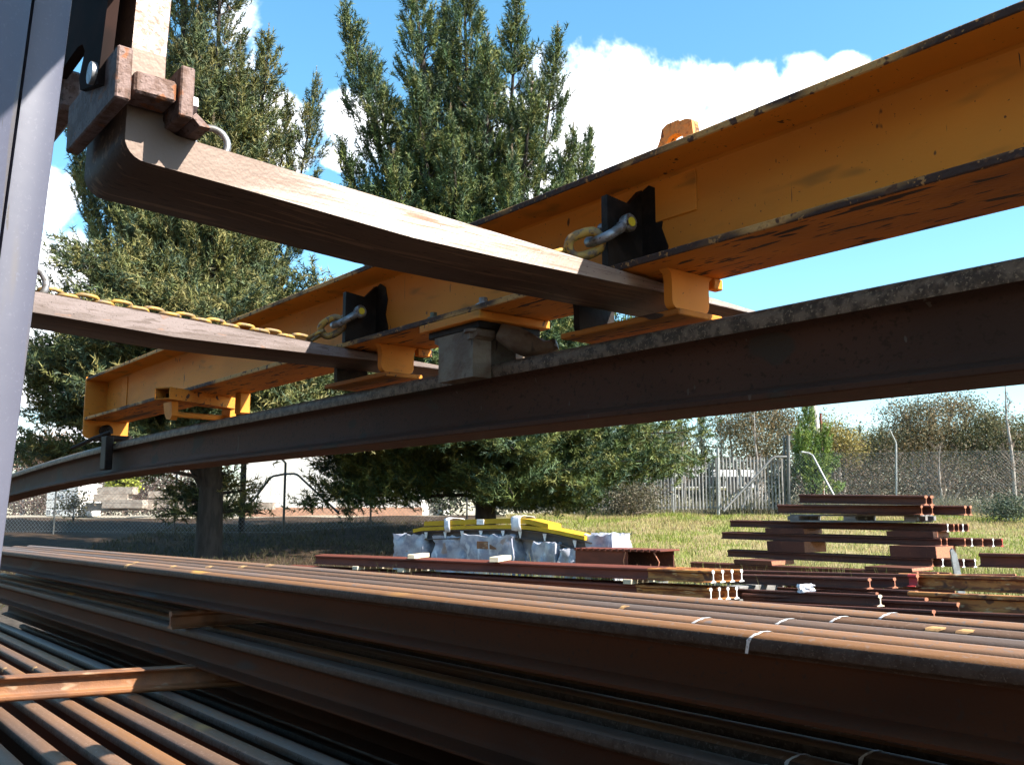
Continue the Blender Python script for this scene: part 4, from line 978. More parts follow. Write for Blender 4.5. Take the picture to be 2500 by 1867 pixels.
# ------------------------------------------------------------------ fences
def gpt(px, D, py=1255): p = at(px, py, D); return Vector((p.x, D, gz(p.x, D)))
def wire_mesh(t, org, pts, h0, h1, step, r, m='wire', name='wire_mesh'):
    """chain link: two families of slanting wires between ground points pts, as one part"""
    mb = MB(tuple(org)); P = pts; seg = [(b - a).length for a, b in zip(P[:-1], P[1:])]; T = sum(seg)
    def loc(s, h):
        for (a, b), l in zip(zip(P[:-1], P[1:]), seg):
            if s <= l or (b is P[-1]): q = a + (b - a) * min(1, s / l); return q + Vector((0, 0, h))
            s -= l
    H = h1 - h0; k = -H
    while k < T:
        for sg in (1, -1):
            s0, s1 = k, k + H; a0, a1 = (h0, h1) if sg > 0 else (h1, h0)
            if s0 < 0: a0 = a0 + (a1 - a0) * (-s0 / (s1 - s0)); s0 = 0
            if s1 > T: a1 = a0 + (a1 - a0) * ((T - s0) / (s1 - s0)); s1 = T
            if s1 - s0 > .05: 
                n_ = 2; mb.tube([loc(s0 + (s1 - s0) * i / n_, a0 + (a1 - a0) * i / n_) for i in range(n_ + 1)], r, 3, cap=False)
        k += step
    return mb.build(name, m, t, 0)
# left chain-link fence
A_ = [gpt(-40, 31), gpt(133, 30.5), gpt(427, 30), gpt(693, 29.6), gpt(905, 30.4), gpt(1140, 32.5)]
tl_ = thing('chain_link_fence', 'shaded chain link fence running under the big pines', 'fence', A_[0]); og = A_[0]
for i, (px, D, pt_) in enumerate(((133, 30.5, 1175), (427, 30, 1140), (905, 30.4, 1130), (1140, 32.5, 1130))):
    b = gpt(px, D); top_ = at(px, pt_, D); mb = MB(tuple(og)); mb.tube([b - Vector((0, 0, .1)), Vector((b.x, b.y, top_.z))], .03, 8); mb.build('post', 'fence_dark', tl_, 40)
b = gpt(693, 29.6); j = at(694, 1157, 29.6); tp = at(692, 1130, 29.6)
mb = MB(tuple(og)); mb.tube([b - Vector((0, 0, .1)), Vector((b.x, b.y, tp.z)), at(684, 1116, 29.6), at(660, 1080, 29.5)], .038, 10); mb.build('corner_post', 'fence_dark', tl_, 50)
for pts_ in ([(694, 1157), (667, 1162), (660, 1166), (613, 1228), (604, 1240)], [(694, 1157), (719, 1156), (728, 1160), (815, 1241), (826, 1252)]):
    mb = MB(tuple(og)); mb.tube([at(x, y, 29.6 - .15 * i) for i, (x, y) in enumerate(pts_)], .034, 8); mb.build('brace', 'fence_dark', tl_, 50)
wire_mesh(tl_, og, A_, .05, 1.95, .13, .0035, 'wire')
for h in (.1, 1.0, 1.95):
    mb = MB(tuple(og)); mb.tube([p + Vector((0, 0, h)) for p in A_], .005, 4, cap=False); mb.build('line_wire', 'wire', tl_, 0)
# palisade fence
Pz = [gpt(1150, 41), gpt(1400, 39.4), gpt(1642, 38.2), gpt(1755, 38.0), gpt(1922, 37.6)]
tp_ = thing('palisade_fence', 'grey steel palisade fence with close upright pales', 'fence', Pz[2]); og = Pz[2]
def zof(px, py, D): return at(px, py, D).z
pale_me = None
def pale_at(px, D, ht):
    global pale_me
    b = gpt(px, D)
    if pale_me is None:
        m_ = MB(); m_.prism([(-.035, 0), (0, -.012), (.035, 0), (0, .012)], lambda a, b_, t: (a, b_, t), [0, .94]); m_.prism([(-.035, 0), (0, -.012), (.035, 0), (0, .012)], lambda a, b_, t: (a * (1 - (t - .94) * 14), b_, t), [.94, 1.0])
        pale_me = bpy.data.meshes.new('pale'); pale_me.from_pydata([tuple(v) for v in m_.v], [], m_.f); pale_me.materials.append(MATS['pale_steel']); finish(pale_me, 25)
    o = link('pale', pale_me, tp_); zb_ = zof(px, 1240, D) - .05; o.location = Vector((b.x, D, zb_)) - og; o.scale = (1, 1, zof(px, ht, D) - zb_)
px = 1165.
while px < 1918:
    D = np.interp(px, [1150, 1400, 1642, 1755, 1922], [41, 39.4, 38.2, 38.0, 37.6]); pale_at(px, float(D), 1114 + random.uniform(-1.2, 1.2)); px += 8.5
for ht in (1126, 1238):
    mb = MB(tuple(og)); mb.tube([Vector((p.x, p.y + .04, zof(x, ht, p.y))) for p, x in zip(Pz, (1150, 1400, 1642, 1755, 1922))], .025, 6); mb.build('rail_bar', 'pale_steel', tp_, 40)
for (x0, x1, y0, D, r, m_) in ((1638, 1645, 1076, 38.0, .035, 'fence_post'), (1752, 1754, 1093, 37.9, .06, 'fence_post'), (1914, 1917, 1062, 37.5, .05, 'fence_dark'), (1924, 1926, 1063, 37.4, .075, 'fence_dark'), (1400, 1400, 1100, 39.2, .05, 'fence_dark'), (1270, 1270, 1100, 40.2, .05, 'fence_dark')):
    b = at(x1, 1262, D); mb = MB(tuple(og)); mb.tube([Vector((b.x, D, gz(b.x, D) - .2)), at(x0, y0, D)], r, 8); mb.build('post', m_, tp_, 40)
mb = MB(tuple(og)); mb.tube([at(1920, 1115, 37.3), at(1893, 1115, 37.2), at(1884, 1120, 37.2), at(1766, 1248, 36.2)], .05, 8); mb.build('brace', 'fence_dark', tp_, 50)
mb = MB(tuple(og)); mb.tube([at(1838, 1175, 37.0), at(1812, 1240, 36.6)], .03, 6); mb.build('brace', 'fence_dark', tp_, 50)
# right chain-link fence
Rz = [gpt(1930, 37.4), gpt(2187, 35.6), gpt(2420, 34.2), gpt(2650, 33)]
tr_ = thing('chain_link_fence', 'sunlit chain link fence with cranked posts before the gum trees', 'fence', Rz[0]); og = Rz[0]
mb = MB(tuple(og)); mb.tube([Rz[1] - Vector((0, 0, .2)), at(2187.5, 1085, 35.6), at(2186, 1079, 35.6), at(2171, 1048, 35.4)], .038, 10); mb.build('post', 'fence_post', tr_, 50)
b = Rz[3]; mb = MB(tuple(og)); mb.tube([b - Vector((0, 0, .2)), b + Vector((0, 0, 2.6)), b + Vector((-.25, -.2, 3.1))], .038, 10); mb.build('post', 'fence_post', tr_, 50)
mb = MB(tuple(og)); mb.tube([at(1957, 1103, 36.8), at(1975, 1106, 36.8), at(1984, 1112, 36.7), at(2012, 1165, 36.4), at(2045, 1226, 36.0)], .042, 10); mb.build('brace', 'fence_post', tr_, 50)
wire_mesh(tr_, og, Rz, .05, 2.45, .125, .0036, 'wire')
for h in (.1, 1.25, 2.45):
    mb = MB(tuple(og)); mb.tube([p + Vector((0, 0, h)) for p in Rz], .006, 4, cap=False); mb.build('line_wire', 'wire', tr_, 0)

# ------------------------------------------------------------------ things beyond the fence
# white building
bl = at(585, 1250, 44); br = at(1030, 1250, 43); zb = gz(bl.x, 43)
tb = thing('warehouse', 'sunlit white warehouse wall behind the chain link fence', 'building', (bl.x, bl.y, zb)); d = br - bl; tb.rotation_euler = (0, 0, math.atan2(d.y, d.x)); Lb = Vector((d.x, d.y, 0)).length
Hb = at(900, 1072, 43.5).z - zb
n_ = 6
for i in range(n_):
    mb = MB(); mb.box((Lb * i / n_ + .012, 0, .42), (Lb * (i + 1) / n_ - .012, .12, Hb), .01); mb.build('wall_panel', 'building', tb)
mb = MB(); mb.box((0, .03, 0), (Lb, 7, Hb - .05), .02); mb.build('wall', 'building', tb)
mb = MB(); mb.box((-.02, -.03, -.3), (Lb + .02, .1, .415), .01); mb.build('plinth', 'plinth', tb)
mb = MB(); mb.prism([(-.25, Hb), (7.2, Hb), (7.2, Hb + .1), (3.5, Hb + .75), (-.25, Hb + .12)], lambda a, b_, t: (t, a, b_), [-.2, Lb + .2]); mb.build('roof', 'fence_post', tb, 20)
# bus
p = at(1642, 1196, 68); q = at(1838, 1196, 69); zb = at(1700, 1206, 68).z
tbus = thing('bus', 'white bus with a dark window band parked beyond the palisade fence', 'bus', (p.x, p.y, zb)); X = (q.x - p.x) * 1.35; off = -X * .26
h1 = at(1700, 1147, 68).z - zb; w0 = at(1700, 1187, 68).z - zb; w1 = at(1700, 1163, 68).z - zb
mb = MB(); mb.box((off, 0, .35), (off + X, 2.5, h1), .12); mb.build('body', 'bus_white', tbus, 30)
nw = 8
for i in range(nw):
    x0 = off + .25 + (X - .5) * i / nw; mb = MB(); mb.box((x0, -.02, w0), (x0 + (X - .5) / nw - .05, .02, w1), .01); mb.build('window', 'bus_glass', tbus)
for i in range(2):
    mb = MB(); xx = off + X * (.2 + .6 * i); mb.tube([(xx, -.03, .45), (xx, .25, .45)], .45, 20); mb.build('wheel', 'rubber', tbus, 40)
mb = MB(); mb.box((off + X * .35, .4, h1 - .02), (off + X * .6, 2.1, h1 + .2), .05); mb.build('roof_unit', 'bus_white', tbus)
# utility pole and thin rusty post
p = at(2003, 1200, 48); p.z = gz(p.x, 48) - .3
mb = MB(); mb.tube([Vector((0, 0, 0)), at(2000, 1090, 48) - p, at(1984, 985, 48) - p, at(1965, 860, 48) - p], [.20, .19, .17, .15], 12); o = mb.build('utility_pole', 'pole_wood', None, 50); o.location = p; tag(o, 'weathered leaning timber pole behind the young pine', 'pole')
p = at(2008, 1200, 44); p.z = gz(p.x, 44) - .2
mb = MB(); mb.tube([Vector((0, 0, 0)), at(2003, 1008, 44) - p], .055, 8); o = mb.build('steel_post', 'red_rail', None, 50); o.location = p; tag(o, 'thin rusty steel post beside the timber pole', 'post')
# white crate with hand-written lettering
p = at(112, 1247, 40); q = at(188, 1247, 39.6); zb = gz(p.x, 40)
tcr = thing('crate_stack', 'white crate with dark hand lettering in the sunny yard', 'crate', (p.x, p.y, zb), (0, 0, R(-14))); X = (q.x - p.x) * 1.02; H = at(150, 1180, 40).z - zb
nrow = 4
for i in range(nrow):
    mb = MB(); mb.box((0, 0, H * i / nrow + .02), (X, 1.5, H * (i + 1) / nrow - .01), .01); mb.build('board', 'crate_white', tcr)
mb = MB(); mb.box((.03, .03, .0), (X - .03, 1.47, H - .02), .0); mb.build('inner_box', 'grey_timber', tcr)
def text(s_, size, parent, loc, rot, m, name='lettering'):
    cu = bpy.data.curves.new(name, 'FONT'); cu.body = s_; cu.size = size; cu.extrude = .004
    o = bpy.data.objects.new(name, cu); C.objects.link(o); dg = bpy.context.evaluated_depsgraph_get(); me = bpy.data.meshes.new_from_object(o.evaluated_get(dg)); bpy.data.objects.remove(o)
    me.materials.clear(); me.materials.append(MATS[m]); o = link(name, me, parent, loc); o.rotation_euler = rot; return o
text('S 4960', .24, tcr, (X * .22, -.008, H * .80), (R(90), 0, 0), 'ink'); text('-1 5', .24, tcr, (X * .3, -.008, H * .55), (R(90), 0, 0), 'ink'); text('D 469', .26, tcr, (X * .03, -.008, H * .06), (R(90), 0, 0), 'ink')
# stacks of concrete sleepers
GS = 'concrete sleepers stacked in the sunny yard'
def sleeper(px, py, D, L_, h, rz, lab):
    p = at(px, py, D); me = crumple(0, (L_, .55, h), int(px), 'concrete', 'sleeper', .035, 3); o = link('concrete_sleeper', me); o.location = p; o.rotation_euler = (0, 0, rz); tag(o, lab, 'sleeper', GS)
sl_ = [(262, 1246, 40, 1.6, .32, .08, 'long concrete sleeper at the bottom of the left stack'), (305, 1240, 39.4, 1.7, .34, -.05, 'broken concrete sleeper lying over the right of the left stack'), (275, 1224, 39.6, 1.4, .30, .03, 'concrete sleeper in the middle of the left stack'), (287, 1206, 39.7, 1.5, .30, -.03, 'topmost concrete sleeper of the left stack'),
       (345, 1243, 39.9, 1.0, .3, .1, 'short concrete sleeper between the two stacks'), (405, 1238, 40.2, 1.5, .32, -.02, 'lower concrete sleeper behind the left pine trunk'), (452, 1240, 40.0, 1.2, .32, .05, 'concrete sleeper nearest the left pine trunk'), (402, 1215, 40.4, 1.2, .28, .03, 'upper concrete sleeper beside the left pine trunk'), (640, 1243, 41, 1.0, .3, .05, 'concrete block at the foot of the warehouse wall')]
for a in sl_: sleeper(*a)

# ------------------------------------------------------------------ vegetation
def nrm(a): return a / np.maximum(np.linalg.norm(a, axis=-1, keepdims=True), 1e-9)
def needles(P, Dv, S_, col, per=14, wid=.09, spread=.8, lens=1.0):
    """tufts of narrow triangles: P, Dv (n,3), S_ (n,), col (n,3)"""
    n = len(P); Dv = nrm(Dv)
    rnd = rng.normal(size=(n, per, 3)); d = nrm(Dv[:, None] * .75 + spread * nrm(rnd) * rng.uniform(.6, 1.1, (n, per, 1)))
    base = P[:, None] + Dv[:, None] * (S_[:, None, None] * rng.uniform(-1.0, .8, (n, per, 1)))
    L = S_[:, None, None] * rng.uniform(.75, 1.2, (n, per, 1)) * lens
    sd = nrm(np.cross(d, rng.normal(size=(n, per, 3)))) * S_[:, None, None] * wid
    V = np.stack([base - sd, base + sd, base + d * L], 2).reshape(-1, 3)
    Fc = np.arange(len(V)).reshape(-1, 3)
    c = np.repeat(np.clip(col[:, None] * rng.uniform(.8, 1.2, (n, per, 1)), 0, 1).reshape(-1, 3), 3, 0)
    return V, Fc, c
def leaves(P, S_, col, up=.3):
    n = len(P); a = nrm(rng.normal(size=(n, 3)) + np.array([0, 0, up])); t = nrm(np.cross(a, rng.normal(size=(n, 3)))); b = np.cross(a, t)
    s = S_[:, None]; V = np.stack([P - t * s, P + b * s * .45, P + t * s, P - b * s * .45], 1).reshape(-1, 3)
    Fc = np.arange(len(V)).reshape(-1, 4); return V, Fc, np.repeat(col, 4, 0)
GREENS = np.array([[.105, .132, .034], [.075, .110, .034], [.052, .088, .038], [.145, .150, .042], [.040, .070, .038]])
def pick(n, pal, p=None, jit=.15): c = pal[rng.choice(len(pal), n, p=p)]; return np.clip(c * rng.uniform(1 - jit, 1 + jit, (n, 1)), 0, 1)
def branch_pts(a, d, L, up, n):
    t = np.linspace(0, 1, n)[:, None]; return a + d * L * t + np.array([0, 0, 1.]) * (up * L * t ** 2)
def pine(name, label, base, leaders, skirt, dens=1., pal=GREENS, tip=.10, group='big pines by the fence', trunk_r=.3, split=2.5, seed=1):
    """leaders: list of (tip point, reach at the bottom of the leader, low height); skirt: list of (height, az, length, droop)"""
    base = np.array(base); t = thing(name, label, 'tree', base, group=group); P = []; Dv = []; S_ = []; K = []; br = MB(tuple(base)); trk = MB(tuple(base)); cones = []
    zs = np.array([0, 0, split])
    first = True
    for (tp, reach, low) in leaders:
        tp = np.array(tp); s0 = base + np.array([0, 0, max(.5, low * .6)]); mid = base * .45 + tp * .55; mid[2] = base[2] + low + (tp[2] - base[2] - low) * .35
        ts = np.linspace(0, 1, 26); path = [(1 - q) ** 2 * s0 + 2 * q * (1 - q) * mid + q ** 2 * tp for q in ts]
        H = tp[2] - base[2]
        trk.tube([base * 1.0 + np.array([0, 0, -.2])] + path, [trunk_r * 1.15] + [max(.02, trunk_r * (.9 if first else .55) * (1 - q) ** .8 + .012) for q in ts], 9); first = False
        path = np.array(path); seg = np.linalg.norm(np.diff(path, axis=0), axis=1); cum = np.concatenate([[0], np.cumsum(seg)]); T = cum[-1]
        s = .0
        while s < T - .8:                                  # s from the tip downwards
            q = np.array([np.interp(T - s, cum, path[:, k]) for k in range(3)])
            if q[2] - base[2] < low: break
            L = min(reach, .08 + .215 * s ** .95) * rng.uniform(.55, 1.35)
            nb = rng.integers(4, 6) if s > .6 else 3; tone = rng.uniform(.72, 1.25)
            a0 = rng.uniform(0, 6.28)
            for b in range(nb):
                a = a0 + b * 6.28 / nb + rng.uniform(-.4, .4); el = rng.uniform(.3, .85); d = np.array([math.cos(a) * math.cos(el), math.sin(a) * math.cos(el), math.sin(el)])
                m = max(3, int(L / .062 * dens)); bp = branch_pts(q, d, L, rng.uniform(.05, .32), 12)
                if L > .6: br.tube(bp[::3], [.03, .022, .014, .006], 4, cap=False)
                nc = max(1, int(L / .36)); cf = rng.uniform(.4, 1., nc) ** .6; cf[0] = 1.; f = np.clip(cf[rng.integers(0, nc, m)] + rng.normal(size=m) * .06, .1, 1.04); pts = np.stack([np.interp(f, np.linspace(0, 1, 12), bp[:, k]) for k in range(3)], 1)
                side = rng.normal(size=(m, 3)) * (.06 + .075 * L) * np.array([1, 1, .5])
                dirs = nrm(bp[-1] - bp[-3]) * .8 + np.array([0, 0, .75]) + side * 1.5
                P.append(pts + side); Dv.append(dirs); S_.append(rng.uniform(.13, .22, m)); K.append(pick(m, pal) * tone * rng.uniform(.8, 1.2))
                P.append(bp[-1:]); Dv.append(dirs[:1] + np.array([[0, 0, .8]])); S_.append(np.array([.2])); K.append(pick(1, pal))
                if rng.random() < .05: cones.append(bp[6])
            s += (rng.uniform(.16, .28) if s < 2.5 else rng.uniform(.28, .52)) / dens ** .5
        # candle at the tip
        m = 7; f = np.linspace(0, .75, m)[:, None]; P.append(tp + np.array([0, 0, 1.]) * f * .7); Dv.append(np.tile([[0, 0, 1.]], (m, 1))); S_.append(np.linspace(.16, .05, m)); K.append(np.linspace([.085, .11, .035], [.33, .24, .16], m))
    for (h, az_, L, droop) in skirt:
        a = base + np.array([0, 0, h]); d = np.array([math.sin(az_), math.cos(az_), rng.uniform(.05, .3)]); bp = branch_pts(a, d, L, -droop, 16); br.tube(bp[::3], list(np.linspace(.06, .012, len(bp[::3]))), 5, cap=False)
        ns = int(L / .16)
        for k in range(ns):
            f = .22 + .78 * k / ns; q = np.array([np.interp(f, np.linspace(0, 1, 16), bp[:, j]) for j in range(3)])
            l2 = (.35 + 1.25 * (1 - abs(f - .55))) * rng.uniform(.6, 1.1) * min(1., L / 4); sa = az_ + rng.choice([-1, 1]) * rng.uniform(.5, 1.2); d2 = np.array([math.sin(sa), math.cos(sa), rng.uniform(-.35, .35)])
            m = max(3, int(l2 / .085 * dens)); ff = rng.uniform(.1, 1, m)[:, None]; pts = q + d2 * l2 * ff + np.array([0, 0, .25]) * (ff ** 2) * l2 + rng.normal(size=(m, 3)) * .12
            P.append(pts); Dv.append(d2 + np.array([0, 0, .5]) + rng.normal(size=(m, 3)) * .4); S_.append(rng.uniform(.14, .23, m)); K.append(pick(m, pal))
    P = np.concatenate(P); Dv = np.concatenate(Dv); S_ = np.concatenate(S_); K = np.concatenate(K)
    keep = rng.random(len(P)) < .60; P = P[keep]; Dv = Dv[keep]; S_ = S_[keep] * 1.55; K = K[keep]
    V, Fc, c = needles(P, Dv, S_, K, 30, .048, .95, .55)
    trk.build('trunk', 'bark', t, 60); br.build('branches', 'bark', t, 60)['kind'] = 'stuff'
    cr = tri_mesh('crown', V - base, Fc, 'needle', t, c)
    if cones:
        cm = MB(tuple(base))
        for q in cones[:60]: cm.lathe(Vector(q), Vector(q) + Vector((0, 0, -.13)), [(0, .02), (.3, .045), (.7, .04), (1, .01)], 6)
        cm.build('cones', 'cone', t, 50)['kind'] = 'stuff'
    return len(Fc)
def P_(px, py, D): return np.array(at(px, py, D))
def ring_skirt(h0, h1, n, L0, L1, az0, az1, droop=.12): return [(rng.uniform(h0, h1), rng.uniform(az0, az1), rng.uniform(L0, L1), droop * rng.uniform(.2, 1.6)) for _ in range(n)]
# centre pine: many leaders; skirts reach towards the camera and the sides
bc = P_(1185, 1262, 28.); bc[2] = gz(bc[0], 28.)
NT = 0
NT += pine('pine_tree', 'large many topped pine in the middle, dense olive green', bc,
     [(P_(1005, -90, 27), 2.0, 3.), (P_(1130, -110, 27.4), 1.9, 3.), (P_(845, 28, 26.6), 1.1, 3.2), (P_(1085, 20, 28.6), 1.6, 4.), (P_(1262, 0, 27.6), 1.2, 3.2), (P_(1362, 88, 28), .8, 3.), (P_(905, 160, 25.8), 1.5, 3.), (P_(1190, 120, 26), 1.6, 3.),
      (P_(1300, 200, 26), 1.5, 2.8), (P_(835, 360, 26.), 1.0, 2.6), (P_(1010, 190, 25.4), 1.6, 3.), (P_(1400, 330, 27), 1.0, 2.8), (P_(1440, 330, 30), .8, 2.6), (P_(1100, 300, 25), 1.6, 2.6), (P_(960, 400, 25), 1.5, 2.6), (P_(1250, 400, 25), 1.4, 2.6)],
     ring_skirt(2.0, 6.0, 46, 3.0, 5.6, 1.6, 4.7) + ring_skirt(2.0, 5.5, 22, 2.6, 4.4, 0, 6.28) + [(1.6, 2.2, 5.2, .14), (1.9, 2.0, 5.6, .12), (1.5, 2.4, 4.6, .13), (1.4, 1.9, 5.0, .10), (1.2, 2.5, 4.0, .12), (2.4, 1.8, 6.0, .12), (2.1, 1.6, 6.0, .1), (1.3, 3.2, 3.0, .16)] + ring_skirt(.9, 1.8, 16, 2.0, 4.2, 1.3, 3.1, .2) + ring_skirt(1.2, 2.0, 14, 3.4, 5.4, 4.2, 5.0, .16), 1.05, trunk_r=.30, split=2.5)
bl_ = P_(512, 1284, 24.5); bl_[2] = gz(bl_[0], 24.5)
OL = np.array([[.140, .138, .042], [.100, .115, .038], [.068, .092, .038], [.18, .160, .055], [.048, .072, .040]])
NT += pine('pine_tree', 'tall pine on the left with a thick dark trunk and tan cones', bl_,
     [(P_(440, -260, 24), 2.0, 3.), (P_(540, -180, 23.6), 1.7, 3.), (P_(655, 105, 24), .9, 3.), (P_(330, -150, 24.4), 1.9, 3.), (P_(585, 150, 23), 1.0, 2.8), (P_(480, 60, 22.6), 1.6, 2.6), (P_(250, 120, 24), 1.7, 3.), (P_(380, 200, 22.6), 1.6, 2.6), (P_(180, 330, 24.4), 1.3, 2.6), (P_(620, 300, 23.6), .9, 2.6), (P_(520, 330, 22.4), 1.4, 2.4)],
     ring_skirt(2.7, 6.8, 48, 2.6, 4.6, 1.6, 4.8) + ring_skirt(2.6, 5.5, 20, 2.4, 4.2, 0, 6.28) + [(2.0 + .55 * i, 4.3 + .12 * (i % 3), 4.3, .02) for i in range(7)] + [(2.9, 1.7, 4.4, .05), (3.2, 1.9, 4.6, .05), (2.8, 1.2, 4.4, .1), (3.2, 1.8, 4.8, .08)] + ring_skirt(1.0, 2.6, 22, .8, 1.7, -1.4, 1.1, .14) + ring_skirt(3.0, 5.2, 22, 3.2, 5.2, 1.6, 2.9, .04), 1.1, OL, trunk_r=.32)
b3 = P_(590, 1270, 31); b3[2] = gz(b3[0], 31.)
NT += pine('pine_tree', 'slim pine with two thin tops between the two big pines', b3, [(P_(772, 200, 31), .6, 4.), (P_(702, 250, 30.6), .55, 4.)], ring_skirt(4.5, 7, 12, 1.0, 2.0, 0, 6.28), .9, OL, trunk_r=.09)
# young bright pine by the right fence
YG = np.array([[.17, .24, .045], [.12, .19, .04], [.22, .27, .05], [.09, .15, .04]])
b4 = P_(1990, 1232, 38.6); b4[2] = gz(b4[0], 38.6)
NT += pine('young_pine', 'bright green young pine leaning by the right end of the palisade fence', b4, [(P_(1968, 985, 38.6), 1.1, .4), (P_(1948, 1060, 38.2), .6, .4), (P_(2015, 1050, 38.4), .7, .4)], ring_skirt(.4, 2.2, 12, .7, 1.2, 0, 6.28, .0), 1.0, YG, group=None, trunk_r=.07)

def crown_tree(name, label, px, py_base, D, blobs, pal, nleaf, ls, bark='pale_bark', trunk_r=.2, group='trees beyond the fence', p=None, cat='tree', clump=.55):
    """broad-leaved tree: crown made of leaf clumps spread through blobs (px, py, rx_px, ry_px)"""
    b = at(px, py_base, D); b.z = gz(b.x, D); base = np.array(b); t = thing(name, label, cat, base, group=group); m = D / F_PX
    area = np.array([bl[2] * bl[3] for bl in blobs], float); area /= area.sum(); Pp = []; trk = MB(tuple(base)); K = []
    for bi, (x, y, rx, ry) in enumerate(blobs):
        c = np.array(at(x, y, D + rng.uniform(-.5, .5))); n = int(nleaf * area[bi]); nc = max(4, n // 26)
        u = nrm(rng.normal(size=(nc, 3))) * rng.uniform(.35, 1, (nc, 1)) ** .5; cc = c + u * np.array([rx * m, min(rx * m, 3.), ry * m])
        idx = rng.integers(0, nc, n); Pp.append(cc[idx] + rng.normal(size=(n, 3)) * clump * np.array([1, 1, .75]))
        cj = pick(nc, pal, p, .25); K.append(cj[idx])
        mid = base * .5 + c * .5 + rng.normal(size=3) * .3
        trk.tube([base + np.array([0, 0, -.2]), base * .85 + np.array([c[0], c[1], c[2]]) * .15, mid, c, c + np.array([0, 0, ry * m * .5])], [trunk_r, trunk_r * .8, trunk_r * .5, trunk_r * .25, .01], 6)
        for q in cc[::max(1, nc // 7)]: trk.tube([mid * .4 + c * .6, (c + q) / 2 + rng.normal(size=3) * .15, q], [trunk_r * .22, trunk_r * .12, .008], 4, cap=False)
    Pp = np.concatenate(Pp); K = np.concatenate(K); V, Fc, c = leaves(Pp, rng.uniform(.6, 1.3, len(Pp)) * ls, K)
    trk.build('trunk', bark, t, 60); tri_mesh('crown', V - base, Fc, 'leaf', t, c)
def bare_tree(name, label, px, py_base, D, py_top, spread_px, m='twig', trunk_r=.12, n=26, group='bare trees beyond the fence', depth=3, leanx=0.):
    b = at(px, py_base, D); b.z = gz(b.x, D); base = np.array(b); t = thing(name, label, 'tree', base, group=group); mm = D / F_PX; H = at(px, py_top, D).z - b.z; sp = spread_px * mm
    mb = MB(tuple(base)); tw = MB(tuple(base)); tip = base + np.array([leanx * mm, 0, H])
    ts = np.linspace(0, 1, 7); tr = [base + (tip - base) * q + rng.normal(size=3) * .08 * q for q in ts]; mb.tube(tr, [max(.01, trunk_r * (1 - q * .93)) for q in ts], 7)
    def grow(a, d, L, r, k):
        pts = [a]; dd = d.copy()
        for i in range(4): dd = nrm(dd + rng.normal(size=3) * .16 + np.array([0, 0, .10])); pts.append(pts[-1] + dd * L / 4)
        (mb if k == depth else tw).tube(pts, [r, r * .8, r * .6, r * .4, r * .2], 4 if k < depth else 5, cap=False)
        if k > 0:
            for i in range(4 if k > 1 else 5):
                j = rng.integers(1, 5); grow(pts[j], nrm(dd + rng.normal(size=3) * .62), L * rng.uniform(.42, .62), r * .5, k - 1)
    for i in range(n):
        f = rng.uniform(.12, .96); a = base + (tip - base) * f; an = rng.uniform(0, 6.28); L = sp * (1.15 - f * .8) * rng.uniform(.7, 1.1)
        grow(a, nrm(np.array([math.cos(an), math.sin(an), rng.uniform(.5, 1.5)])), L, max(.014, trunk_r * .35 * (1 - f * .7)), depth - 1)
    mb.build('trunk', m if m != 'twig' else 'pale_bark', t, 60); tw.build('twigs', m, t, 0)['kind'] = 'stuff'
EUC = np.array([[.17, .14, .075], [.21, .145, .07], [.125, .125, .075], [.24, .185, .10], [.10, .105, .065]])
EUG = np.array([[.12, .125, .06], [.15, .135, .065], [.085, .095, .05], [.18, .15, .075]])
DKG = np.array([[.055, .075, .045], [.045, .06, .04], [.075, .09, .05], [.04, .055, .045]])
crown_tree('gum_tree', 'spreading gum tree with orange brown upper foliage right of the cranked post', 2270, 1225, 62, [(2205, 1010, 42, 26), (2270, 1003, 42, 26), (2330, 985, 40, 20), (2365, 1003, 26, 20), (2270, 1060, 70, 34), (2220, 1075, 60, 34), (2340, 1070, 45, 34)], EUC, 21000, .08, trunk_r=.22)
crown_tree('gum_tree', 'dark green rounded gum tree at the right before the tall bare tree', 2415, 1225, 60, [(2415, 1030, 34, 28), (2420, 1070, 44, 34), (2385, 1085, 30, 30)], EUG, 11000, .08, trunk_r=.18)
crown_tree('gum_tree', 'golden olive gum tree just right of the timber pole', 2045, 1228, 56, [(2040, 1075, 34, 34), (2062, 1105, 30, 26), (2010, 1060, 22, 40)], np.array([[.27, .21, .06], [.20, .17, .055], [.14, .13, .05], [.33, .26, .09]]), 9000, .075)
crown_tree('gum_tree', 'brownish gum tree over the right half of the palisade fence', 1850, 1230, 60, [(1780, 1040, 36, 34), (1835, 1020, 40, 40), (1895, 1010, 40, 40), (1930, 1060, 30, 46), (1850, 1080, 60, 40)], EUC, 16000, .08, trunk_r=.18)
crown_tree('gum_tree', 'mixed brown gum tree behind the left half of the palisade fence', 1590, 1232, 66, [(1560, 1060, 30, 30), (1610, 1080, 40, 30), (1650, 1085, 30, 26)], EUG, 6500, .08, trunk_r=.14)
for i, (px, yt, D, lab) in enumerate(((1712, 1015, 64, 'dark conical conifer behind the palisade fence, tallest of its kind there'), (1664, 1040, 70, 'dark conifer left of the tallest one behind the palisade'), (1760, 1030, 72, 'thin dark conifer right of the tallest one behind the palisade'))):
    b = P_(px, 1235, D); b[2] = gz(b[0], D); pine('conifer', lab, b, [(P_(px, yt, D), 1.9, .8)], ring_skirt(.6, 3., 14, 1.2, 2.0, 0, 6.28, .05), .55, DKG, group='dark conifers beyond the fence', trunk_r=.14)
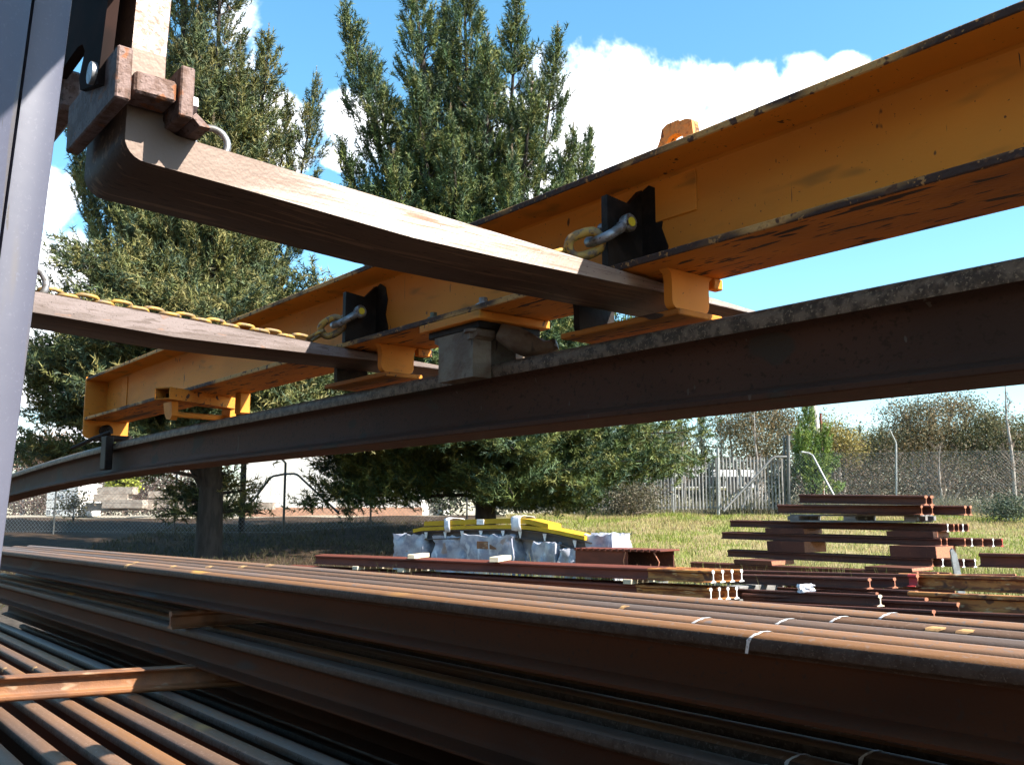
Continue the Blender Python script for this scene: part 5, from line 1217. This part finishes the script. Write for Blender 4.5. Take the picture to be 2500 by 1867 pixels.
for i, px in enumerate((2072, 2098, 2128, 2152, 2178)):
    b = P_(px, 1235, 95); b[2] = gz(b[0], 95); pine('conifer', ['first', 'second', 'third', 'fourth', 'fifth'][i] + ' from left of five distant pines right of the timber pole', b, [(P_(px, 1052 - 8 * (i % 2) + 3 * i * (i % 3), 95), 2.2, 1.)], [], .42, DKG, group='distant pines in the gap', trunk_r=.16)
crown_tree('gum_tree', 'low olive gum tree filling the gap left of the spreading gum', 2130, 1226, 66, [(2110, 1085, 44, 28), (2165, 1078, 40, 30), (2090, 1115, 50, 30), (2180, 1115, 50, 30)], EUG, 12000, .08)
crown_tree('gum_tree', 'olive gum tree at the right edge under the tall bare tree', 2500, 1226, 58, [(2480, 1075, 36, 34), (2520, 1060, 40, 40), (2470, 1120, 50, 34)], EUG, 10000, .08)
crown_tree('gum_tree', 'broad olive gum low behind the middle of the right fence', 2300, 1228, 72, [(2240, 1115, 60, 34), (2330, 1118, 60, 32), (2400, 1120, 50, 30)], EUG, 12000, .09)
bare_tree('bare_tree', 'tall bare pale tree cut by the right edge', 2478, 1225, 52, 905, 40, 'twig', .15, 30)
bare_tree('bare_tree', 'pale bare tree with fanning twigs behind the left end of the palisade', 1672, 1235, 50, 1040, 46, 'twig', .10, 22)
bare_tree('bare_tree', 'slender bare tree rising between the palisade fence posts', 1850, 1235, 48, 985, 34, 'twig', .09, 24)
bare_tree('bare_tree', 'bare tree with white limbs behind the chain link fence', 2300, 1230, 50, 1085, 50, 'twig', .11, 20)
bare_tree('bare_tree', 'bare grey tree just left of the fanning one', 1600, 1236, 52, 1060, 40, 'twig', .08, 18)
crown_tree('gum_tree', 'pinkish brown leafy tree far left above the carried rail', 125, 1245, 78, [(105, 1105, 34, 26), (150, 1105, 40, 28), (125, 1085, 40, 16)], np.array([[.30, .19, .13], [.24, .16, .11], [.34, .23, .15]]), 5000, .13)
crown_tree('gum_tree', 'dark green trees at the far left edge above the carried rail', 55, 1245, 82, [(50, 1115, 28, 26), (75, 1122, 26, 20)], DKG, 3200, .14)
# low shrubs and brush
def shrub(name, label, px, py, D, rx, ry, pal, n, ls, group='low shrubs along the fence', m=None): crown_tree(name, label, px, 1250, D, [(px, py, rx, ry)], pal, n, ls, 'twig', .05, group, cat='shrub', clump=.3)
GRY = np.array([[.13, .11, .075], [.10, .09, .055], [.17, .14, .10], [.08, .08, .045]])
shrub('shrub', 'grey brown twiggy shrub left of the tall fence post', 1545, 1215, 36.4, 70, 40, GRY, 5200, .055)
shrub('shrub', 'olive green shrub above the grey one at the fence', 1590, 1135, 39.8, 46, 26, GREENS, 3600, .07)
shrub('shrub', 'dark green shrub beside the grey palisade post right of the brace', 1905, 1190, 38.6, 22, 40, DKG, 1800, .06)
shrub('shrub', 'small dark shrub on the grass at the right edge', 2462, 1240, 32.6, 40, 14, DKG * 1.3, 2200, .05)
shrub('sapling', 'small sunlit sapling beside the white crate', 180, 1228, 35.6, 15, 22, np.array([[.28, .20, .12], [.20, .17, .08]]), 900, .06)
shrub('shrub', 'yellow green shrub above the concrete sleepers', 300, 1180, 55, 30, 14, np.array([[.36, .38, .07], [.28, .30, .06]]), 1500, .12)
for i, (px, py, D, rx, ry) in enumerate(((1080, 1170, 46, 90, 80), (1260, 1170, 46, 100, 80), (1400, 1185, 47, 90, 60))):
    shrub('shrub', ('left', 'middle', 'right')[i] + ' one of three dark shrubs behind the middle pine trunk', px, py, D, rx, ry, DKG * 1.2, 5200, .11)
# masses nobody could count
def scatter_leaf_mass(name, label, cat, boxes, pal, ls, clump=.5):
    PP = []; KK = []; base = np.array(at(boxes[0][0], 1255, boxes[0][4])); base[2] = 0
    for (x0, x1, y0, y1, D, n) in boxes:
        nc = n // 14; c = np.stack([rng.uniform(x0, x1, nc), y0 + (y1 - y0) * rng.beta(1.6, 1.1, nc)], 1); dd = D + rng.uniform(0, 5, nc); cc = np.array([at(a, b, d) for (a, b), d in zip(c, dd)])
        i = rng.integers(0, nc, n); PP.append(cc[i] + rng.normal(size=(n, 3)) * clump); KK.append(pick(nc, pal, None, .3)[i])
    PP = np.concatenate(PP); KK = np.concatenate(KK); V, Fc, c = leaves(PP, rng.uniform(.5, 1.4, len(PP)) * ls, KK); o = tri_mesh(name, V - base, Fc, 'leaf', None, c, Vector(base)); tag(o, label, cat, kind='stuff')
scatter_leaf_mass('brush', 'mauve brown thicket behind the sunny yard on the left', 'brush', [(10, 480, 1140, 1250, 58, 16000)], np.array([[.14, .092, .08], [.11, .073, .065], [.17, .12, .10], [.085, .065, .05]]), .08)
scatter_leaf_mass('scrub', 'brown and grey scrub behind the right chain link fence', 'scrub', [(1940, 2560, 1100, 1215, 52, 24000), (1640, 1940, 1120, 1160, 76, 6000)], np.array([[.13, .092, .066], [.085, .075, .05], [.16, .125, .093], [.06, .06, .035], [.10, .072, .055]]), .065)
scatter_leaf_mass('far_wood', 'distant grey green wood closing the view behind the fences', 'wood', [(1330, 2620, 1085, 1222, 90, 26000), (-60, 560, 1150, 1245, 88, 7000)], np.array([[.085, .085, .06], [.11, .095, .065], [.06, .07, .055], [.13, .115, .08]]), .22, .9)
def grass(name, label, boxes, pal, hmin, hmax, w, bend=.35):
    Vs = []; Ks = []
    for (x0, x1, y0, y1, n, p) in boxes:
        X = rng.uniform(x0, x1, n); Y = rng.uniform(y0, y1, n)
        Z = np.array([gz(a, b) for a, b in zip(X, Y)]); cl = .6 + .4 * np.sin(X * 1.7 + Y * .9) * np.sin(Y * 1.3 - X * .6)
        H = rng.uniform(hmin, hmax, n) * (.55 + .6 * cl); a = rng.uniform(0, 6.28, n); d = np.stack([np.cos(a), np.sin(a), 0 * a], 1); B0 = np.stack([X, Y, Z - .01], 1)
        ln = rng.normal(size=(n, 3)) * bend * H[:, None]; ln[:, 2] = 0
        V = np.stack([B0 - d * w, B0 + d * w, B0 + ln + np.stack([0 * H, 0 * H, H], 1)], 1); Vs.append(V.reshape(-1, 3)); k = pick(n, pal, p, .2)
        if len(pal) == 6:
            pa = np.sin(X * .9 + 1.3 * np.sin(Y * .5)) * np.sin(Y * .8 + X * .35) + .5 * np.sin(X * 2.3 - Y * 1.9) + rng.normal(size=n) * .45; gsel = pa > .1; k = np.where(gsel[:, None], pick(n, pal[[0, 1, 5, 0]], None, .2), pick(n, pal[[2, 3, 4, 4]], None, .2))
        Ks.append(np.repeat(k, 3, 0))
    V = np.concatenate(Vs); K = np.concatenate(Ks); o = tri_mesh(name, V, np.arange(len(V)).reshape(-1, 3), 'blade', None, K); tag(o, label, 'grass', kind='stuff')
GP = np.array([[.25, .29, .055], [.18, .235, .045], [.37, .33, .12], [.46, .375, .19], [.33, .245, .13], [.14, .155, .038]])
grass('grass', 'sunlit patchy green and straw grass on the bank', [(-.4, 16, 18.5, 30, 26000, None), (-.2, 21, 30, 38.5, 34000, None), (-.5, 2.0, 18, 30, 2500, None)], GP, .06, .20, .012)
grass('dry_grass', 'tall pale dry grass behind the right chain link fence', [(9, 26, 37.5, 46, 22000, None), (2, 12, 40, 50, 7000, None)], np.array([[.20, .175, .12], [.155, .137, .085], [.23, .205, .15], [.12, .125, .055]]), .35, 1.0, .014, .3)
grass('litter_grass', 'sparse dead grass in the shade under the pines', [(-12, -.4, 13.5, 33, 16000, None)], np.array([[.10, .075, .045], [.075, .062, .03], [.14, .11, .065], [.055, .06, .024]]), .06, .24, .011, .6)
grass('weeds', 'tall thin weeds growing among the stacked rails and wrapped goods', [(-2.2, 3.2, 15.6, 18.4, 700, None), (3.5, 9.5, 13.2, 17.6, 900, None), (5.5, 10.5, 19.4, 20.6, 500, None)], np.array([[.20, .20, .06], [.28, .24, .11], [.14, .16, .05]]), .25, .62, .010, .25)
